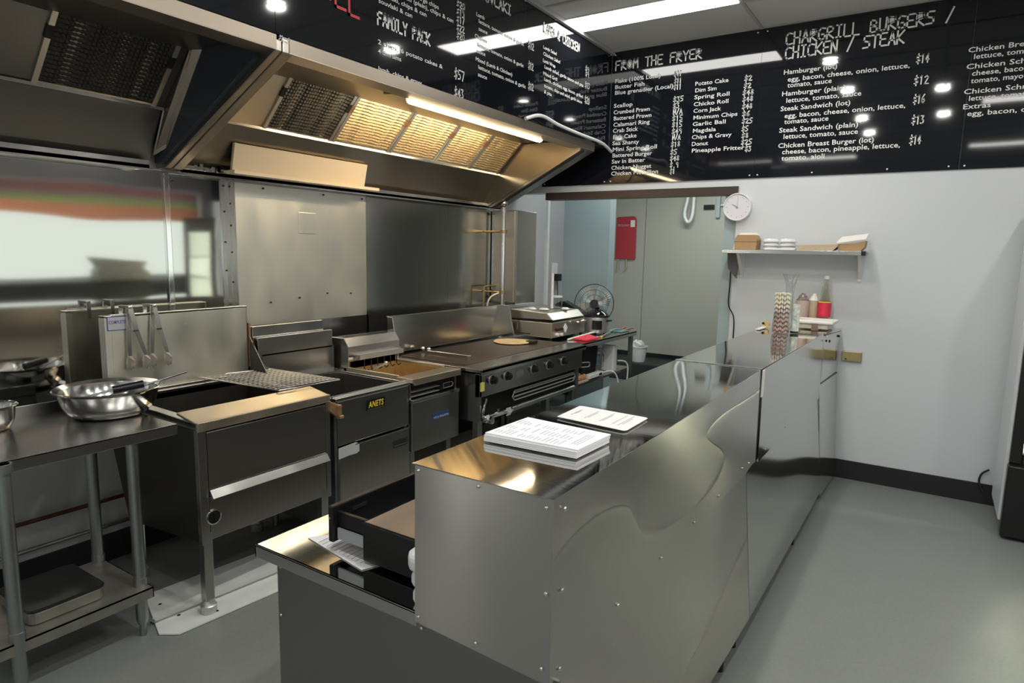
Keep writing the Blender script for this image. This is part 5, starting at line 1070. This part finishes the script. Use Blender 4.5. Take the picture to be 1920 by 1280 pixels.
for cx, cy, s, lb_, m_ in ((-.83, 5.40, 1.0, 'clear jar with pinkish contents between carafe and bottle', 'pinkish'), (-.755, 5.43, .8, 'pale cream pot squeezed behind the red labelled bottle', 'kraftl')):
    t = thing('glass_jar', lb_, 'jar', (cx, cy, TZ)); bm = B(); lathe(bm, (cx, cy, TZ), [(.042*s, 0), (.048*s, .15), (.050*s, .20), (.001, .201)], 24, cap0=True); ob('jar_body', bm, m_, t, smooth=True)
    bm = B(); lathe(bm, (cx, cy, TZ+.202), [(.048*s, 0), (.03*s, .03), (.012, .055)], 20, cap1=True); ob('lid', bm, 'glass' if s == 1 else 'foam', t, smooth=True)
td = thing('tape_dispenser', 'small yellow tape roll with a black hub at the kitchen edge of the counter', 'dispenser', (-1.0, 5.2, TZ))
bm = B(); lathe(bm, (-.985, 4.90, 1.215), [(.022, -.012), (.022, .012), (.012, .012), (.012, -.012), (.022, -.012)], 20, 'Y'); ob('yellow_roll', bm, 'yellow', td, smooth=True)
bm = B(); cyl(bm, (-1.003, 4.888, 1.222), (-1.003, 4.905, 1.222), .009); ob('hub', bm, 'black', td); bm = B(); slab(bm, [(-1.015, 4.70, 1.1925), (-.985, 4.70, 1.1925), (-.975, 4.92, 1.1925), (-1.01, 4.92, 1.1925)], (0, 0, .006)); ob('base', bm, 'foam', td)
bm = B(); slab(bm, [(-.93, 4.86, 1.1925), (-.915, 4.86, 1.1925), (-.905, 4.86, 1.22), (-.92, 4.86, 1.215)], (0, .01, 0)); tag(ob('red_peg', bm, 'redl'), 'tiny red peg between the tape roll and the straw jar', 'peg')
tag(ob('counter_card', one(box, -.65, -.615, 4.96, 5.02, 1.169, 1.178), 'foam'), 'small white card at the front edge of the gate top', 'card')
# ================================================================ WALL SHELF, CLOCK
sh = thing('wall_shelf', 'stainless wall shelf on two brackets under the clock', 'shelf', (-.93, 5.35, 1.74))
bm = B(); box(bm, -1.435, -.425, 5.26, 5.498, 1.742, 1.752); box(bm, -1.435, -.43, 5.256, 5.262, 1.722, 1.752); ob('shelf_top', bm, 'steel', sh, bevel=.002)
ob('end_cap', one(box, -.45, -.420, 5.252, 5.285, 1.722, 1.754), 'black', sh, bevel=.004)
for x in (-1.335, -.475):
    bm = B(); box(bm, x, x+.022, 5.485, 5.499, 1.53, 1.742); slab(bm, [(x, 5.30, 1.742), (x, 5.49, 1.742), (x, 5.49, 1.55)], (.004, 0, 0)); slab(bm, [(x, 5.30, 1.742), (x, 5.31, 1.742), (x, 5.49, 1.55), (x, 5.49, 1.54)], (.022, 0, 0)); ob('bracket', bm, 'white', sh)
ck = thing('wall_clock', 'round white wall clock showing ten o clock', 'clock', (-1.385, 5.49, 2.107))
c = (-1.390, 5.478, 2.095)
bm = B(); lathe(bm, (c[0], 5.499, c[2]), [(.001, -.03), (.100, -.03), (.103, -.042), (.109, -.042), (.112, -.03), (.112, 0)], 48, 'Y'); ob('rim', bm, 'white', ck, smooth=True)
bm = B(); cyl(bm, (c[0], 5.468, c[2]), (c[0], 5.464, c[2]), .101, n=48); ob('dial', bm, mat('dial_white', (.70, .69, .76), .4), ck)
bm = B()
for k in range(12):
    t = k*PI/6; r0, r1 = .078, .090; n_ = Vector((math.cos(t), 0, -math.sin(t)))*.0022; a = Vector((c[0]+r0*math.sin(t), 5.4632, c[2]+r0*math.cos(t))); b_ = Vector((c[0]+r1*math.sin(t), 5.4632, c[2]+r1*math.cos(t))); slab(bm, [a-n_, a+n_, b_+n_, b_-n_], (0, -.0006, 0))
ob('hour_marks', bm, mat('pale_marks', (.42, .42, .50), .5), ck)
for nm, t, l, w in (('minute_hand', .06, .074, .002), ('hour_hand', -PI/3, .046, .0028)):
    bm = B(); d = Vector((math.sin(t), 0, math.cos(t))); n_ = Vector((math.cos(t), 0, -math.sin(t)))*w; a = Vector((c[0], 5.461, c[2]))-d*.012; b_ = Vector((c[0], 5.461, c[2]))+d*l; slab(bm, [a-n_, a+n_, b_+n_*.6, b_-n_*.6], (0, -.001, 0)); ob(nm, bm, 'paperink', ck)
ob('hub', one(cyl, (c[0], 5.462, c[2]), (c[0], 5.457, c[2]), .006), 'paperink', ck)
Zs = 1.7525
bg = thing('burger_box', 'brown kraft burger box at the left end of the wall shelf', 'box', (-1.27, 5.38, Zs))
bm = B(); slab(bm, [(-1.35, 5.30, Zs), (-1.185, 5.30, Zs), (-1.18, 5.30, Zs+.06), (-1.36+.01, 5.30, Zs+.06)], (0, .15, 0)); ob('box_base', bm, 'kraft', bg, bevel=.003)
bm = B(); slab(bm, [(-1.35, 5.298, Zs+.06), (-1.18, 5.298, Zs+.06), (-1.18, 5.298, Zs+.08), (-1.20, 5.298, Zs+.115), (-1.33, 5.298, Zs+.115), (-1.35, 5.298, Zs+.08)], (0, .154, 0)); ob('box_lid', bm, 'kraft', bg, bevel=.003)
pbg = thing('paper_bag', 'upright white paper bag leaning behind the burger box', 'bag', (-1.3, 5.47, Zs))
bm = B(); slab(bm, [(-1.40, 5.46, Zs), (-1.19, 5.46, Zs), (-1.20, 5.47, Zs+.11), (-1.22, 5.47, Zs+.135), (-1.35, 5.475, Zs+.135), (-1.385, 5.465, Zs+.09)], (0, .015, 0)); ob('bag', bm, 'foam', pbg)
def lidstack(x, y, n, lb_):
    for k in range(n):
        bm = B(); lathe(bm, (x, y, Zs+.0295*k), [(.001, 0), (.055, 0), (.066, .004), (.066, .010), (.058, .014), (.050, .028), (.001, .029)], 24); tag(ob('takeaway_dome', bm, mat('clear_lid', (.72, .74, .74), .15, spec=.8), smooth=True), lb_, 'lid', 'white plastic lids stacked on the shelf')
lidstack(-1.09, 5.38, 3, 'white plastic lid in the stacks beside the burger box'); lidstack(-.97, 5.39, 3, 'white plastic lid in the stacks beside the burger box')
bm = B(); slab(bm, [(-1.12, 5.30, Zs+.002), (-.90, 5.30, Zs+.002), (-.90, 5.32, Zs+.010), (-1.12, 5.32, Zs+.006)], (0, 0, .006)); tag(ob('plastic_cutlery', bm, 'white'), 'white plastic cutlery lying in front of the lid stacks', 'cutlery')
kt = thing('kraft_tray', 'flat pale kraft tray on the wall shelf', 'box', (-.75, 5.38, Zs))
bm = B(); slab(bm, [(-.875, 5.28, Zs), (-.64, 5.28, Zs), (-.615, 5.28, Zs+.025), (-.60, 5.28, Zs+.048), (-.885, 5.28, Zs+.042)], (0, .16, 0)); ob('tray', bm, 'kraftl', kt, bevel=.002)
k2 = thing('open_box', 'open kraft box with a raised white lined lid at the right end of the shelf', 'box', (-.52, 5.38, Zs))
bm = B(); slab(bm, [(-.60, 5.30, Zs), (-.46, 5.30, Zs), (-.435, 5.30, Zs+.03), (-.43, 5.30, Zs+.075), (-.50, 5.30, Zs+.055), (-.62, 5.30, Zs+.05)], (0, .14, 0)); ob('box_base', bm, 'kraft', k2, bevel=.002)
bm = B(); slab(bm, [(-.62, 5.29, Zs+.055), (-.43, 5.29, Zs+.085), (-.425, 5.42, Zs+.125), (-.60, 5.42, Zs+.10)], (0, 0, .006)); ob('lid', bm, 'foam', k2)
wb = thing('network_box', 'dark grey device hanging under the left end of the shelf', 'device', (-1.36, 5.3, 1.6))
bm = B(); slab(bm, [(-1.425, 5.40, 1.722), (-1.415, 5.40, 1.60), (-1.345, 5.40, 1.52), (-1.335, 5.40, 1.722)], (0, .03, 0)); ob('body', bm, mat('dark_grey_case', (.09, .09, .095), .4), wb)
ob('hanging_cord', one(tube, [(-1.395, 5.42, 1.60), (-1.40, 5.44, 1.45), (-1.405, 5.46, 1.30), (-1.36, 5.47, 1.20), (-1.352, 5.47, 1.05), (-1.36, 5.47, .85)], .0055), 'black', wb)
# ================================================================ FRIDGE
fg = thing('drinks_fridge', 'tall upright drinks fridge with a white side and black framed glass door', 'fridge', (.85, 5.2, 0))
fx0, fx1, fy0, fy1 = .475, 1.15, 4.90, 5.42
ob('side_panel', one(box, fx0, fx0+.02, fy0, fy1, .10, 2.05), 'wall', fg, bevel=.004)
bm = B(); box(bm, fx1-.02, fx1, fy0, fy1, .10, 2.05); box(bm, fx0+.02, fx1-.02, fy1-.02, fy1, .10, 2.05); box(bm, fx0+.02, fx1-.02, fy0, fy1-.02, 2.03, 2.05); box(bm, fx0+.02, fx1-.02, fy0, fy1-.02, .48, .50); ob('cabinet', bm, 'white', fg)
ob('kick_panel', one(box, fx0+.012, fx1, fy0-.06, fy0+.02, .02, .47), 'black', fg, bevel=.008)
bm = B(); box(bm, fx0+.015, fx0+.075, fy0-.055, fy0-.005, .49, 2.05); box(bm, fx1-.06, fx1, fy0-.055, fy0-.005, .49, 2.05); box(bm, fx0+.075, fx1-.06, fy0-.055, fy0-.005, .49, .55); box(bm, fx0+.075, fx1-.06, fy0-.055, fy0-.005, 1.85, 2.05); dd = ob('door_frame', bm, 'black', fg, bevel=.004)
ob('door_glass', one(box, fx0+.075, fx1-.06, fy0-.035, fy0-.03, .55, 1.85), 'glass', dd)
bm = B(); box(bm, fx0+.12, fx0+.16, fy0+.005, fy0+.02, .56, 1.84); ob('added_led_strip', bm, mat('added_fridge_led', (.9, .9, .9), .5, emit=(1, 1, .74), estr=110), fg)  # glowing strip added to throw a streak on the counter front
for z in (.66, .95, 1.25, 1.55):
    bm = B(); box(bm, fx0+.03, fx1-.03, fy0+.03, fy1-.04, z, z+.008); box(bm, fx0+.03, fx1-.03, fy0+.02, fy0+.032, z, z+.035); ob('shelf', bm, 'white', fg)
for x in (fx0+.06, fx1-.06):
    for y in (fy0+.04, fy1-.05): bm = B(); cyl(bm, (x, y, 0), (x, y, .10), .02); ob('foot', bm, 'black', fg)
fgc = (ob('power_cord', one(tube, [(.43, 5.45, .10), (.40, 5.46, .16), (.41, 5.47, .22), (.45, 5.47, .26)], .007), 'black', fg))
for x, y, z in ((.60, 5.05, .67), (.70, 5.05, .67), (.80, 5.05, .67), (.60, 5.05, .96), (.70, 5.05, .96), (.80, 5.05, .96)):
    pass
# ================================================================ PANEL ON THE FLOOR
fp_ = thing('metal_sheet', 'white folded sheet metal panel lying on the floor under the char grill', 'panel', (-2.85, 1.75, 0))
bm = B(); slab(bm, [(-3.07, 1.50, .003), (-2.70, 1.37, .003), (-2.63, 1.42, .003), (-2.56, 2.12, .003), (-3.0, 2.22, .003)], (0, 0, .006)); ob('sheet', bm, mat('painted_sheet', (.74, .77, .75), .35, noise=(.62, .65, .63), nscale=6), fp_)
bm = B(); slab(bm, [(-2.80, 1.40, .009), (-2.78, 1.40, .028), (-2.70, 2.15, .028), (-2.72, 2.15, .009)], (-.03, 0, 0)); ob('folded_rib', bm, mat('painted_sheet_fold', (.62, .65, .63), .4), fp_)
bm = B()
for x, y in ((-2.93, 1.50), (-2.82, 1.50), (-2.77, 1.50), (-2.66, 1.62)): cyl(bm, (x, y, .0092), (x, y, .0095), .008, n=12)
ob('screw_holes', bm, 'black', fp_)
fit_text()
